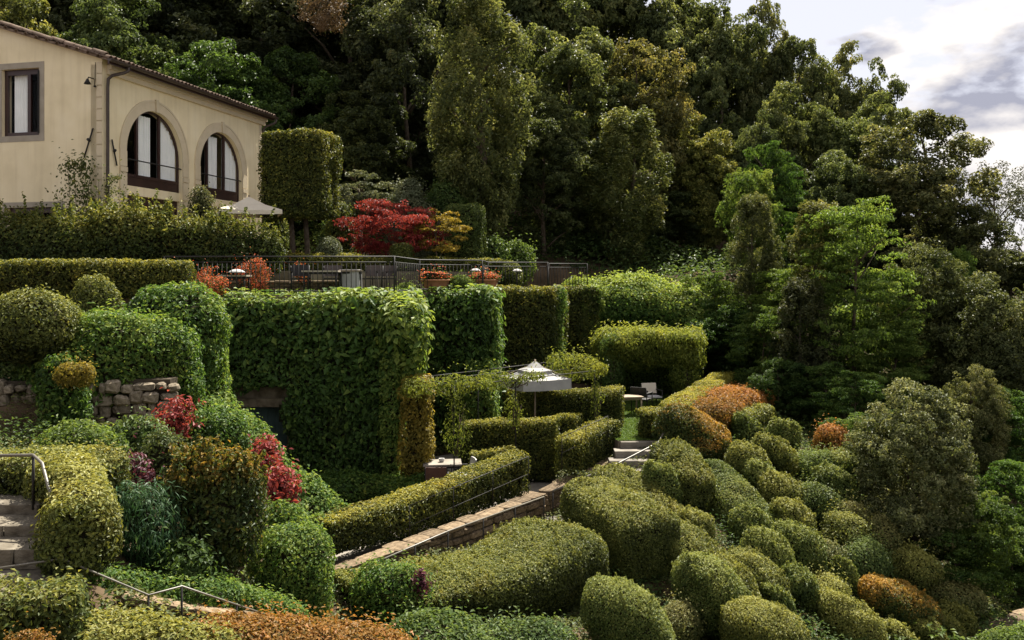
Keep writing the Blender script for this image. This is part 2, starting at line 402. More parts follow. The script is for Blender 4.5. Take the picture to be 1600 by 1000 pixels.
_seed = [0]
def mound(name, label, cat, px0, px1, ytop, ybot, d, mat='box', leaf=None, ryf=1.0, yaw=0., pv=2.3, pp=2.3, ground=True, group=None,
          low=.35, taper=.85, cover=2.0, lean=(0, 0), nvv=26, tilt=0.0, **kw):
    _seed[0] += 1
    o = at((px0 + px1) / 2, ybot, d); rx = (px1 - px0) / 2 * d / F
    ry = rx * ryf
    h = (ybot - ytop) * d / F
    if ytop > HY and ground: h = h * 0.97
    leaf = leaf or max(.030, 4.0 * d / F)
    V, Q = mound_surface(rx, ry, h, yaw, pv, pp, low, taper, lean=lean, nv=nvv)
    if tilt: V = V + np.stack([0 * V[:, 0], 0 * V[:, 0], -tilt * V[:, 0] - .15 * tilt * V[:, 1]], -1)
    if ground: GROUND_PTS.append(o + [0, 0, .08])
    kw.setdefault('lump', .05 * min(1.5, rx)); kw.setdefault('depth', leaf * 2.2); kw.setdefault('shrink', leaf * 2.3 + .02)
    return plant(name, label, cat, V, Q, o, mat, leaf, cover, group, seed=_seed[0], **kw)

def hedge(name, label, cat, pts, width, mat='hedge', leaf=None, p=5.0, cap=.3, cap_p=2.5, ground=True, group=None, cover=2.0, under=.9, wend=1.0, **kw):
    _seed[0] += 1
    W_ = [(*at(a, b, d), h) for a, b, d, h in pts]
    o = np.array(W_[0][:3])
    V, Q = hedge_surface([(x - o[0], y - o[1], z - o[2], h) for x, y, z, h in W_], width, p, cap, cap_p=cap_p, under=under, wend=wend)
    d = np.mean([q[2] for q in pts])
    leaf = leaf or max(.030, 4.0 * d / F)
    if ground: GROUND_PTS.extend([np.array(w[:3]) + [0, 0, .08] for w in W_])
    kw.setdefault('lump', .03); kw.setdefault('depth', leaf * 2.2); kw.setdefault('shrink', leaf * 2.3 + .02)
    return plant(name, label, cat, V, Q, o, mat, leaf, cover, group, seed=_seed[0], **kw)

class MB:                                       # polygon collector -> one mesh object
    def __init__(s): s.v = []; s.f = []; s.sm = []
    def add(s, v, f, smooth=False):
        o = len(s.v); s.v += [tuple(map(float, x)) for x in v]; s.f += [tuple(int(i) + o for i in q) for q in f]; s.sm += [smooth] * len(f); return s
    def box(s, x0, x1, y0, y1, z0, z1):
        v = [(x, y, z) for x in (x0, x1) for y in (y0, y1) for z in (z0, z1)]
        return s.add(v, [(0, 1, 3, 2), (4, 6, 7, 5), (0, 4, 5, 1), (2, 3, 7, 6), (0, 2, 6, 4), (1, 5, 7, 3)])
    def tube(s, pts, r, n=8, cap=True):
        P = np.array(pts, float); k = len(P); r = np.broadcast_to(np.asarray(r, float), (k,))
        T = unit(np.gradient(P, axis=0)); ref = np.array([0, 0, 1.]) if abs(T[0, 2]) < .9 else np.array([1., 0, 0])
        V = []
        for i in range(k):
            a = unit(np.cross(T[i], ref)); b_ = np.cross(T[i], a)
            for j in range(n):
                an = 2 * math.pi * j / n; V.append(P[i] + (a * math.cos(an) + b_ * math.sin(an)) * r[i])
        Fc = [(i * n + j, i * n + (j + 1) % n, (i + 1) * n + (j + 1) % n, (i + 1) * n + j) for i in range(k - 1) for j in range(n)]
        if cap: Fc += [tuple(range(n))[::-1], tuple((k - 1) * n + j for j in range(n))]
        return s.add(V, Fc, True)
    def lathe(s, prof, n=24, c=(0, 0, 0)):
        V = [(c[0] + r * math.cos(2 * math.pi * j / n), c[1] + r * math.sin(2 * math.pi * j / n), c[2] + z) for r, z in prof for j in range(n)]
        Fc = [(i * n + j, i * n + (j + 1) % n, (i + 1) * n + (j + 1) % n, (i + 1) * n + j) for i in range(len(prof) - 1) for j in range(n)]
        return s.add(V, Fc, True)
    def prism(s, poly, z0, z1):
        n = len(poly)
        v = [(x, y, z0) for x, y in poly] + [(x, y, z1) for x, y in poly]
        return s.add(v, [tuple(range(n))[::-1], tuple(range(n, 2 * n))] + [(i, (i + 1) % n, n + (i + 1) % n, n + i) for i in range(n)])
    def build(s, name, mat, parent=None, fix=True):
        me = bpy.data.meshes.new(name); me.from_pydata(s.v, [], s.f); me.polygons.foreach_set('use_smooth', s.sm); me.materials.append(mat)
        if fix:
            bm = bmesh.new(); bm.from_mesh(me); bmesh.ops.recalc_face_normals(bm, faces=bm.faces); bm.to_mesh(me); bm.free()
        me.update()
        return link(name, me, parent)

# irregular chamfered stones shared by every wall
STONES = {}
def stone_meshes(mat, n=9, tag_='stone', jit=.11, bev=.13):
    key = (mat, tag_)
    if key in STONES: return STONES[key]
    L_ = []
    if tag_ == 'rough_stone': jit, bev = .15, .20
    if tag_ in ('step', 'flagstone'): jit, bev = .025, .03
    for i in range(n):
        bm = bmesh.new(); bmesh.ops.create_cube(bm, size=1.0)
        for v in bm.verts: v.co += Vector([random.uniform(-jit, jit) for _ in range(3)])
        bmesh.ops.bevel(bm, geom=bm.edges[:], offset=bev, segments=1, affect='EDGES')
        for v in bm.verts: v.co += Vector([random.uniform(-.012, .012) for _ in range(3)])
        me = bpy.data.meshes.new(tag_); bm.to_mesh(me); bm.free(); me.materials.append(M[mat]); L_.append(me)
    STONES[key] = L_
    return L_
def put_stone(parent, mat, loc, dims, rz=0., ry=0., name='stone'):
    o = link(name, random.choice(stone_meshes(mat, tag_=name)), parent)
    o.location = loc; o.scale = dims; o.rotation_euler = (0, ry, rz)
    return o

# ------------------------------------------------------------------ terraces, path (structures)
def slab(name, poly, z0, z1, mat):
    return tag(MB().prism(poly, z0, z1).build(name, mat), kind='structure')
UP = [(-24, 22.9), (-9, 24.0), (-7.8, 24.62), (-3.2, 24.62), (-3.1, 28.9), (-0.75, 29.9), (-0.65, 33.2), (1.55, 33.6), (1.7, 36.2), (3.3, 36.6), (3.5, 43), (-24, 43)]
HT = [(-24, 25.7), (-10.2, 27.3), (-8.6, 28.6), (-6.2, 30.0), (-0.6, 34.6), (-0.4, 45), (-24, 45)]
LOW = [(-5.2, 16.6), (-3.25, 16.75), (0.72, 21.75), (2.0, 24.3), (0.4, 30), (-7.5, 24.2)]
LAWN = [(2.3, 26.2), (2.9, 24.4), (4.35, 24.5), (8.2, 32.8), (3.2, 35.5), (1.2, 33)]
Z_UP, Z_HT, Z_LOW, Z_LAWN = -0.45, 0.25, -5.55, -4.42
M['terrace'] = noise_mat('terrace_side_stone', [(.10, .08, .055), (.2, .165, .12)], 2, 8, .95, .5, .05)
slab('upper_terrace', UP, -8.5, Z_UP, M['terrace'])
slab('house_terrace', HT, -8.5, Z_HT, M['terrace'])
slab('lower_terrace', LOW, -9.0, Z_LOW, M['paving'])
slab('lawn_terrace', LAWN, -9.0, Z_LAWN, M['terrace'])

# the path below the stone wall: flagstones in a strip
PATH = [(-4.6, 12.9, -5.62), (-3.6, 14.6, -5.66), (-1.9, 16.9, -5.72), (0.2, 19.6, -5.78), (1.5, 21.4, -5.80)]
pv_, pq_ = [], []
def strip(pts, width, name, mat, thick=.25):
    mb = MB(); P = np.array(pts); T = np.gradient(P, axis=0); T[:, 2] = 0; T = unit(T); sd = np.stack([T[:, 1], -T[:, 0], 0 * T[:, 0]], -1)
    a, b_ = P + sd * width / 2, P - sd * width / 2
    n = len(P); dz = np.array([0, 0, thick])
    v = list(a) + list(b_) + list(a - dz) + list(b_ - dz)
    f = []
    for i in range(n - 1):
        f += [(i, i + 1, n + i + 1, n + i), (i, 2 * n + i, 2 * n + i + 1, i + 1), (n + i, n + i + 1, 3 * n + i + 1, 3 * n + i)]
    return tag(mb.add(v, f).build(name, mat), kind='structure')
path_o = strip(PATH, 1.5, 'path', M['joint'])
for i in range(len(PATH) - 1):                 # flags laid on the path
    a, b_ = np.array(PATH[i]), np.array(PATH[i + 1]); T = unit(b_ - a); ln = np.linalg.norm(b_ - a); sdv = np.array([T[1], -T[0], 0]); k = int(ln / .55)
    for j in range(k):
        w = 0
        cuts = [-.72, random.uniform(-.3, -.1), random.uniform(.15, .4), .72]
        for c0, c1 in zip(cuts[:-1], cuts[1:]):
            c = a + T * (j + .5) * ln / k + sdv * (c0 + c1) / 2
            s_ = put_stone(path_o, 'paving', c + np.array([0, 0, .012]), (ln / k * .96, (c1 - c0) * .95, .05), math.atan2(T[1], T[0]), name='flagstone')

# ------------------------------------------------------------------ the villa
HR = math.atan2(.972, .236)
house = empty('villa', (-12.8, 28.0, Z_HT), HR)
tag(house, 'cream stucco villa with two arched windows and a tiled roof at the upper left', 'house')
SL, HW, HL, EZ = .317, 6.45, 9.8, 6.52          # roof slope, facade height, facade length, eave height
def plate(outer, holes, th, name, mat, parent, axis):
    """wall plate in (u, w), extruded inwards by th; axis 'x': u along local x facing -y; 'y': u along local y facing -x"""
    loops = [outer] + holes
    tri = tessellate_polygon([[Vector((u, w, 0)) for u, w in lp] for lp in loops])
    flat = [p for lp in loops for p in lp]; n = len(flat)
    f3 = (lambda u, w, q: (u, q, w)) if axis == 'x' else (lambda u, w, q: (q, u, w))
    v = [f3(u, w, 0) for u, w in flat] + [f3(u, w, th) for u, w in flat]
    fc = [tuple(t_) for t_ in tri] + [tuple(i + n for i in t_)[::-1] for t_ in tri]
    o = 0
    for lp in loops:
        k = len(lp)
        fc += [(o + i, o + (i + 1) % k, n + o + (i + 1) % k, n + o + i) for i in range(k)]
        o += k
    return MB().add(v, fc).build(name, mat, parent)
def arc(cx, r, z, n=28, a0=0., a1=math.pi):
    return [(cx + r * math.cos(a0 + (a1 - a0) * i / n), z + r * math.sin(a0 + (a1 - a0) * i / n)) for i in range(n + 1)]
ARCH = [(2.68, 1.54, 3.90), (6.78, 1.48, 3.90)]
def arch_loop(c, r, z, z0=.05):
    return [(c + r, z0)] + arc(c, r, z) + [(c - r, z0)]
plate([(0, 0), (HL, 0), (HL, HW), (0, HW)], [arch_loop(*a) for a in ARCH], .42, 'wall', M['stucco'], house, 'x')
ridge = 6.0
gh = lambda s: EZ + .09 + SL * (s if s < ridge else 2 * ridge - s)
GW = (2.33, 3.75, 4.32, 6.47); GL = (1.55, 3.55, 0.9, 2.02)
rect = lambda r: [(r[0], r[2]), (r[1], r[2]), (r[1], r[3]), (r[0], r[3])]
plate([(.003, 0), (12, 0), (12, gh(12)), (ridge, gh(ridge)), (.003, gh(0))], [rect(GW), rect(GL)], .41, 'wall', M['stucco'], house, 'y')
w_ = MB(); w_.box(.42, HL, 11.6, 12.003, 0, EZ); w_.build('wall', M['stucco'], house)
fg_ = plate([(.44, 0), (11.55, 0), (11.55, gh(11.55)), (ridge, gh(ridge)), (.44, gh(.44))], [], .38, 'wall', M['stucco'], house, 'y'); fg_.location = (HL - .42, 0, 0)
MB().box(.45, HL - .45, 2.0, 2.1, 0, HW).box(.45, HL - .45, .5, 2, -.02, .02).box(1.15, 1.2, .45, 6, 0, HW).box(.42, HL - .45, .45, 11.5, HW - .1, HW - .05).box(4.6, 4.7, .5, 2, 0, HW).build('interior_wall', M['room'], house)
# gable cap between the facade top and the roof, cornice under the eave
MB().box(.2, HL + .15, -.10, .0, HW - .28, HW - .12).box(.2, HL + .2, -.17, .0, HW - .12, HW + .02).build('cornice', M['trim'], house)
# roof shell
mb = MB()
x0, x1 = -.22, HL + .28
for (ya, za, yb, zb) in ((-.36, EZ - .02, ridge, EZ + SL * (ridge + .36) - .02), (ridge, EZ + SL * (ridge + .36) - .02, 12.36, EZ - .02)):
    mb.add([(x0, ya, za), (x1, ya, za), (x1, yb, zb), (x0, yb, zb), (x0, ya, za + .08), (x1, ya, za + .08), (x1, yb, zb + .08), (x0, yb, zb + .08)],
           [(0, 1, 2, 3), (4, 5, 6, 7), (0, 1, 5, 4), (1, 2, 6, 5), (2, 3, 7, 6), (3, 0, 4, 7)])
roof = mb.build('roof', M['tile'], house)
# barrel tiles: one mesh, copied
def tile_mesh(ln=.46, r=.095, n=6):
    v, f = [], []
    for k, (y, rr) in enumerate(((0, r), (ln, r * .82))):
        for ro in (rr, rr - .018):
            v += [(ro * math.cos(math.pi * i / n), y, ro * math.sin(math.pi * i / n)) for i in range(n + 1)]
    m_ = n + 1
    for i in range(n):
        f += [(i, i + 1, 2 * m_ + i + 1, 2 * m_ + i), (i, m_ + i, m_ + i + 1, i + 1)]
        f += [(m_ + i, 3 * m_ + i, 3 * m_ + i + 1, m_ + i + 1)]
    return v, f
v, f = tile_mesh(); tme = bpy.data.meshes.new('roof_tile'); tme.from_pydata(v, [], f); tme.materials.append(M['tile'])
slope = math.atan(SL)
def tile(x, y, z, rz=0., tilt=slope, sc=1.):
    o = link('roof_tile', tme, roof); o.location = (x, y, z); o.rotation_euler = (tilt + random.uniform(-.02, .02), random.uniform(-.05, .05), rz + random.uniform(-.04, .04)); o.scale = (sc, sc, sc)
nt_ = int((x1 - x0) / .205)
for row in range(4):
    for i in range(nt_ + 1):
        y = -.46 + row * .40
        tile(x0 + .02 + i * .205, y + random.uniform(-.03, .03), EZ + .06 + (y + .36) * SL + random.uniform(-.008, .012))
for i in range(17):                                # verge tiles up the gable edge, sideways
    y = -.3 + i * .38
    tile(x0 + .03, y, EZ + .09 + (y + .36) * SL + random.uniform(-.01, .03), 0, slope + .05, 1.12)
    tile(x0 - .10 + random.uniform(-.02, .02), y + .2, EZ + .02 + (y + .56) * SL + random.uniform(-.02, .02), -math.pi / 2, 0.0, .8)
mb = MB()                                          # the remaining rows as one corrugated sheet
rows = np.arange(1.1, ridge, .4)
for y in rows:
    V_ = []; n_ = 4 * nt_
    for yy, rr in ((y, .09), (y + .46, .07)):
        for i in range(n_ + 1):
            V_.append((x0 + (x1 - x0) * i / n_, yy, EZ + .09 + (yy + .36) * SL + abs(math.sin(math.pi * i / 4)) * rr))
    mb.add(V_, [(i, i + 1, n_ + 2 + i, n_ + 1 + i) for i in range(n_)])
tag(mb.build('tile_rows', M['tile'], roof, fix=False), kind='stuff')
# gutter, brackets, downpipes
mb = MB(); prof = [(math.cos(a), math.sin(a)) for a in np.linspace(math.pi, 2 * math.pi, 9)]
V_ = [(x, -.52 + .085 * c * k, EZ + .0 + .085 * s_ * k) for x in (x0 - .12, x1 + .12) for k in (1, .86) for c, s_ in prof]
fc = [(i, i + 1, 18 + i + 1, 18 + i) for i in range(8)] + [(9 + i, 27 + i, 27 + i + 1, 9 + i + 1) for i in range(8)] + [(0, 9, 27, 18), (8, 26, 35, 17)]
fc += [tuple(range(0, 9)), tuple(range(18, 27))[::-1]]
mb.add(V_, fc)
gut = mb.build('gutter', M['metal'], house)
for i in range(12):
    MB().tube([(x0 + .3 + i * .85, -.44, EZ - .11), (x0 + .3 + i * .85, -.28, EZ - .10), (x0 + .3 + i * .85, -.20, EZ - .02)], .012, 5).build('bracket', M['metal'], gut)
MB().box(x0, x1, -.42, -.36, EZ - .13, EZ - .025).build('fascia_board', M['frame'], house)
for (xo, xw) in ((.55, .12), (HL + .25, HL - .05)):
    MB().tube([(xo, -.52, EZ - .06), (xo, -.52, EZ - .2), (xo - .12 * (1 if xo < 3 else .5), -.46, EZ - .28), (xw + .08, -.20, EZ - .40), (xw, -.12, EZ - .52), (xw, -.10, EZ - .8), (xw, -.10, 3), (xw, -.10, 0)], .05, 10).build('downpipe', M['metal'], house)
# corner quoins, tie irons, wall lamp
for i in range(17):
    if i == 0:
        o = MB().box(-.022, .0, .0, .20, .0, .345).build('quoin_block', M['trim'], house); qm = o.data
    else: o = link('quoin_block', qm, house)
    o.location = (0, .002, .25 + i * .37)
for i in range(17):
    o = link('quoin_block', qm, house); o.rotation_euler = (0, 0, math.pi / 2); o.location = (HL - .02, 0, .25 + i * .37)
MB().tube([(-.05, .30, 4.45), (-.05, .62, 3.55)], .025, 6).tube([(-.05, .42, 4.05), (-.05, .50, 4.12)], .045, 6).build('tie_iron', M['iron'], house)
MB().tube([(.38, -.05, 4.15), (.62, -.05, 3.35)], .025, 6).tube([(.48, -.05, 3.78), (.55, -.05, 3.84)], .045, 6).build('tie_iron', M['iron'], house)
wl = MB().tube([(-.02, .30, 6.0), (-.25, .30, 6.0), (-.30, .30, 5.9)], .018, 6).tube([(-.03, .22, 5.75), (-.10, .22, 5.75)], .03, 6).build('lamp_bracket', M['iron'], house)
MB().lathe([(.0, .10), (.03, .10), (.06, .03), (.11, -.06), (.10, -.06), (.0, .0)], 14, (-.30, .30, 5.84)).build('lamp_shade', M['iron'], wl)
MB().tube([(-.012, .24, 6.52), (-.02, .245, 6.3), (-.02, .25, 6.0), (-.02, .28, 5.8)], .008, 5).build('cable', M['iron'], wl)
# surround of each arch: piers, impost blocks, archivolt, keystone
for (c, r, z) in ARCH:
    ro = r + .36
    for (ra, rb, dp) in ((r, r + .30, .022), (r + .30, ro, .04)):
        A_ = arc(c, ra, z, 32); B_ = arc(c, rb, z, 32); n = 33
        v = [(x, y, w) for y in (-dp, .0) for lp in (A_, B_) for x, w in lp]
        f = []
        for i in range(32):
            f += [(i, n + i, n + i + 1, i + 1), (i, i + 1, 2 * n + i + 1, 2 * n + i), (n + i, 3 * n + i, 3 * n + i + 1, n + i + 1)]
        MB().add(v, f).build('archivolt', M['trim'], house)
    for sgn in (-1, 1):
        a, b_ = sorted((c + sgn * r, c + sgn * (r + .34)))
        for za, zb, dp in ((0.0, 2.53, .04), (2.55, 3.18, .04), (3.20, 3.36, .06), (3.38, z - .005, .04)):
            MB().box(a, b_, -dp, .0, za, zb).build('pier_block', M['trim'], house)
    MB().add([(c - .045, -.08, z + r - .03), (c + .045, -.08, z + r - .03), (c + .07, -.08, z + r + .40), (c - .07, -.08, z + r + .40),
              (c - .045, -.002, z + r - .03), (c + .045, -.002, z + r - .03), (c + .07, -.002, z + r + .40), (c - .07, -.002, z + r + .40)],
             [(0, 1, 2, 3), (4, 7, 6, 5), (0, 4, 5, 1), (1, 5, 6, 2), (2, 6, 7, 3), (3, 7, 4, 0)]).build('keystone', M['trim'], house)
    MB().box(c - r, c + r, .10, .30, 2.50, 2.80).build('spandrel_band', M['stucco'], house)
    # upper window
    yf, zs = .15, 2.80
    fr = MB(); n = 33
    A_, B_ = arc(c, r - .07, z, 32), arc(c, r + .005, z, 32)
    v = [(x, y, w) for y in (yf, yf + .07) for lp in (A_, B_) for x, w in lp]
    f = []
    for i in range(32): f += [(i, n + i, n + i + 1, i + 1), (i, i + 1, 2 * n + i + 1, 2 * n + i), (2 * n + i, 2 * n + i + 1, 3 * n + i + 1, 3 * n + i)]
    fr.add(v, f)
    fr.box(c - r - .005, c - r + .07, yf, yf + .07, zs, z).box(c + r - .07, c + r + .005, yf, yf + .07, zs, z)
    zb = zs + .34
    for k in (.24, .63):
        xm = c - r + 2 * r * k; fr.box(xm - .05, xm + .05, yf - .015, yf + .055, zb, z + math.sqrt(r * r - (xm - c) ** 2) - .05)
    fr.box(c - r + .1, c + r - .1, yf - .008, yf + .06, zb - .04, zb + .06)
    win = fr.build('arched_window', M['frame'], house)
    tag(win, None)
    MB().box(c - r + .10, c + r - .10, yf + .01, yf + .05, zs, zb - .042).build('sill_panel', M['frame'], win)
    for k0, k1 in ((.04, .21), (.28, .60), (.67, .96)):
        pb = MB(); xa, xb = c - r + 2 * r * k0, c - r + 2 * r * k1
        top = [(x, z + math.sqrt(max(.0, (r - .08) ** 2 - (x - c) ** 2))) for x in np.linspace(xb, xa, 10)]
        pl = [(xa, zb + .05), (xb, zb + .05)] + top
        pb.add([(x, yf + .03, w) for x, w in pl], [tuple(range(len(pl)))]); pb.build('pane', M['glass'], win, fix=False)
    for k0, k1 in ((.27, .52), (.66, .98)):            # curtains
        xs = np.linspace(c - r + 2 * r * k0, c - r + 2 * r * k1, 40)
        v, f = [], []
        for i, x in enumerate(xs):
            zt = min(z + math.sqrt(max(0.01, r * r - (x - c) ** 2)) - .08, z + r - .2)
            for zz in (zs + .05, zt): v.append((x, yf + .14 + .055 * math.sin(i * 1.35) + .015 * math.sin(i * .5), zz))
        f = [(2 * i, 2 * i + 2, 2 * i + 3, 2 * i + 1) for i in range(len(xs) - 1)]
        MB().add(v, f, True).build('curtain', M['curtain'], win, fix=False)
    MB().tube([(c - r - .06, .06, zs + .86), (c + r + .06, .06, zs + .86)], .022, 8).build('safety_bar', M['iron'], win)
    # ground floor glazing below the band
    dr = MB(); dr.box(c - r, c + r, .22, .30, 2.12, 2.498)
    for k in (0, .3, .66, 1):
        xm = c - r + 2 * r * k; dr.box(max(c - r, xm - .06), min(c + r, xm + .06), .22, .29, .06, 2.12)
    gd = dr.build('glazed_door', M['frame'], house)
    MB().add([(c - r, .26, .06), (c + r, .26, .06), (c + r, .26, 2.12), (c - r, .26, 2.12)], [(0, 1, 2, 3)]).build('pane', M['glass'], gd, fix=False)
# gable windows
for (wr, sur, curt) in ((GW, .19, True), (GL, .17, False)):
    a, b_, z0_, z1_ = wr
    sr = MB(); sr.box(-.012, .0, a - sur, a, z0_ - sur, z1_ + sur).box(-.012, .0, b_, b_ + sur, z0_ - sur, z1_ + sur).box(-.012, .0, a, b_, z1_, z1_ + sur).box(-.012, .0, a, b_, z0_ - sur, z0_)
    sr.build('window_surround', M['greystone'], house)
    fr = MB(); xf = .12
    for q in ((a, a + .13, z0_, z1_), (b_ - .13, b_, z0_, z1_), (a + .13, b_ - .13, z1_ - .17, z1_), (a + .13, b_ - .13, z0_, z0_ + .13), ((a + b_) / 2 - .28, (a + b_) / 2 - .16, z0_ + .13, z1_ - .17)):
        fr.box(xf, xf + .07, *q)
    win = fr.build('window', M['frame'], house)
    MB().add([(xf + .04, a, z0_), (xf + .04, b_, z0_), (xf + .04, b_, z1_), (xf + .04, a, z1_)], [(0, 1, 2, 3)]).build('pane', M['glass'], win, fix=False)
    if curt:
        ys = np.linspace((a + b_) / 2 - .12, b_ - .2, 30)
        v = [(xf + .2 + .03 * math.sin(i * 1.3), y, zz) for i, y in enumerate(ys) for zz in (z0_, z1_)]
        MB().add(v, [(2 * i, 2 * i + 2, 2 * i + 3, 2 * i + 1) for i in range(29)], True).build('curtain', M['curtain'], win, fix=False)
        sh = MB().box(-.05, -.015, a - .02, a + .02, z0_ + .05, z1_ - .1); sh.build('window_catch', M['iron'], win)

# ------------------------------------------------------------------ retaining wall with its door
rw = MB(); rw.box(-7.95, -7.2, 24.12, 24.60, -7, -.62).box(-6.05, -2.97, 24.12, 24.60, -7, -.62).box(-7.2, -6.05, 24.12, 24.60, -3.45, -.62)
rw = rw.build('retaining_wall', M['stone'])
tag(rw, 'tall stone retaining wall under the thickest ivy with a dull door in it', 'wall')
MB().box(-7.35, -5.9, 24.02, 24.117, -3.45, -3.22).build('lintel', M['stone'], rw)
dd = MB()
for i in range(6): dd.box(-7.19 + i * .19, -7.19 + i * .19 + .182, 24.32, 24.37, -5.6, -3.46)
dd = dd.build('door', M['door'], rw)
MB().box(-7.15, -6.1, 24.29, 24.318, -4.4, -4.28).box(-7.15, -6.1, 24.29, 24.318, -5.3, -5.18).build('cross_bar', M['door'], dd)

# ------------------------------------------------------------------ trees
def crown_chunks(kind, Wd, H, nclump, leaf, nleaf, aspect=.5, seed=0, z0=.28):
    """leaves of a crown Wd wide and H tall (foot of the trunk at 0), three levels: boughs, tufts, leaves; returns chunk and bough centres"""
    r = np.random.default_rng(seed)
    w1 = Wave(.55, seed + 50); w2 = Wave(1.5, seed + 51)
    if kind == 'column':
        zc = r.uniform(z0, 1.0, nclump) ** .95; a = r.uniform(0, 6.28, nclump)
        pr = np.sqrt(np.clip(1 - ((zc - .55) / .47) ** 2, .04, 1)) * (.9 - .25 * (zc > .75) * (zc - .75) / .25)
        rr = pr * Wd * .5 * np.sqrt(r.uniform(.25, 1, nclump))
        C = np.stack([rr * np.cos(a), rr * np.sin(a), zc * H * .95], -1); br = r.uniform(.10, .17, nclump) * Wd; flat = 1.7
    elif kind == 'loose':
        D = unit(r.normal(size=(nclump, 3))); q = r.uniform(.2, 1, nclump) ** .5
        C = D * q[:, None] * np.array([Wd * .5, Wd * .5, H * (1 - z0) * .5]); C[:, 2] += H * (1 + z0) * .5
        br = r.uniform(.10, .19, nclump) * Wd; flat = .38
    else:
        D = unit(r.normal(size=(nclump, 3)) + [0, 0, .15]); q = r.uniform(.25, 1, nclump) ** .45
        C = D * q[:, None] * np.array([Wd * .5, Wd * .5, H * (1 - z0) * .5]); C[:, 2] += H * (1 + z0) * .5
        br = r.uniform(.11, .19, nclump) * Wd * (1.15 - .35 * q); flat = .8
    C = C * (1 + .10 * w1(C)[:, None] * np.array([1, 1, .5]))
    cen = np.array([0, 0, H * (.55 + z0 * .3)])
    # tufts
    nt_per = np.maximum(4, (br / br.mean()) ** 2 * 16).astype(int)
    ci = np.repeat(np.arange(nclump), nt_per)
    d = unit(r.normal(size=(len(ci), 3)) + [0, 0, .35]); q = r.uniform(.3, 1, len(ci)) ** .5
    T = C[ci] + d * (q * br[ci])[:, None] * np.array([1, 1, flat])
    tr = br[ci] * r.uniform(.25, .45, len(ci)); td = d
    # leaves
    wt = tr ** 2; cnt = r.poisson(wt / wt.sum() * nleaf)
    ti = np.repeat(np.arange(len(T)), cnt)
    d2 = unit(r.normal(size=(len(ti), 3)) + td[ti] * .5); q2 = r.uniform(.2, 1, len(ti)) ** .45
    fl2 = {'column': 1.9, 'loose': .35}.get(kind, .75)
    P = T[ti] + d2 * (q2 * tr[ti])[:, None] * np.array([1, 1, fl2])
    N = unit(d2 * .7 + td[ti] * .4 + unit(P - cen) * .35)
    ct = r.normal(size=nclump) * .10; tt = r.normal(size=len(T)) * .10
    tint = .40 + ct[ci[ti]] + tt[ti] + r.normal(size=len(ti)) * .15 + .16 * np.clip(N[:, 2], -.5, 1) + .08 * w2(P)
    drp = .9 if kind == 'loose' else 0.
    grow = np.array([0, 0, 1.3]) if kind == 'column' else None
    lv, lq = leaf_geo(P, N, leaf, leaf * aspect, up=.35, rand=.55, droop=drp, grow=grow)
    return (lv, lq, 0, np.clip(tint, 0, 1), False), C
def trunk_mesh(C, H, r0, seed, nl=9, z0=.28, lean=.03):
    r = random.Random(seed); mb = MB()
    n = 8; ph = r.uniform(0, 6)
    sp = [(lean * H * math.sin(i * .7 + ph) * i / n, lean * H * math.cos(i * .5 + ph) * i / n, -.6 + (H * .86 + .6) * i / n) for i in range(n + 1)]
    mb.tube(sp, [r0 * (1.25 if i == 0 else 1 - .85 * i / n) for i in range(n + 1)], 9)
    order = sorted(range(len(C)), key=lambda i: r.random())[:nl]
    for i in order:
        c = C[i]; zz = max(H * z0 * .7, min(H * .8, c[2] - np.linalg.norm(c[:2]) * .8)); k = (zz + .6) / (H * .86 + .6) * n; j = min(n - 1, int(k))
        b0 = np.array(sp[j]) + (np.array(sp[j + 1]) - np.array(sp[j])) * (k - j)
        m1 = (b0 + c) / 2 + np.array([r.uniform(-.2, .2), r.uniform(-.2, .2), .2])
        mb.tube([b0, (b0 + m1) / 2 + np.array([0, 0, .05]), m1, c], [r0 * .36, r0 * .3, r0 * .22, r0 * .08], 6)
    me_o = mb.build('trunk', M['bark']); me = me_o.data; bpy.data.objects.remove(me_o)
    return me
VAR = {}
def variant(key, kind, Wd, H, nclump, leaf, nleaf, mat, seed, aspect=.5, z0=.28, r0=.22, nl=9):
    ch, C = crown_chunks(kind, Wd, H, nclump, leaf, nleaf, aspect, seed, z0)
    VAR[key] = (quad_mesh('crown', [ch], [M[mat]]), trunk_mesh(C, H, r0, seed, nl, z0), Wd, H)
for i in range(4): variant('oak%d' % i, 'oak', 7.5, 12, 70 + 8 * i, .23, 46000, 'oak', 100 + i, .55, .04)
variant('col0', 'column', 4.4, 12, 120, .20, 42000, 'oak', 201, .36, .03, .2)
variant('col1', 'column', 3.2, 9, 90, .17, 28000, 'oak', 203, .36, .05, .16)
variant('loose0', 'loose', 5.6, 8, 80, .16, 30000, 'lime', 301, .42, .04, .12, 12)
variant('loose1', 'loose', 4.5, 6, 60, .15, 20000, 'green', 303, .5, .05, .1, 8)
variant('green0', 'oak', 5, 6, 60, .16, 24000, 'green', 305, .55, .0, .1, 8)
variant('bronze0', 'oak', 4.2, 6.5, 130, .13, 52000, 'bronze', 401, .5, .0, .13, 10)
variant('sparse0', 'oak', 6, 10, 40, .17, 7000, 'grey', 403, .45, .15, .17, 26)

def tree(key, px, ytop, ybot, wpx, d, label, name='evergreen_tree', cat='tree', group=None, color=None, rz=None):
    cr, tk, Wd, H = VAR[key]
    o = at(px, ybot, d); h = (ybot - ytop) * d / F; w = wpx * d / F
    e = empty(name, o, random.uniform(0, 6.28) if rz is None else rz)
    tag(e, label, cat, group)
    sc = (w / Wd * 1.02, w / Wd * 1.02, h / H)
    for nm, me in (('crown', cr), ('trunk', tk)):
        c = link(nm, me, e); c.scale = sc
        if color and nm == 'crown': c.color = (*color, 1)
    GROUND_PTS.append(o.copy())
    return e

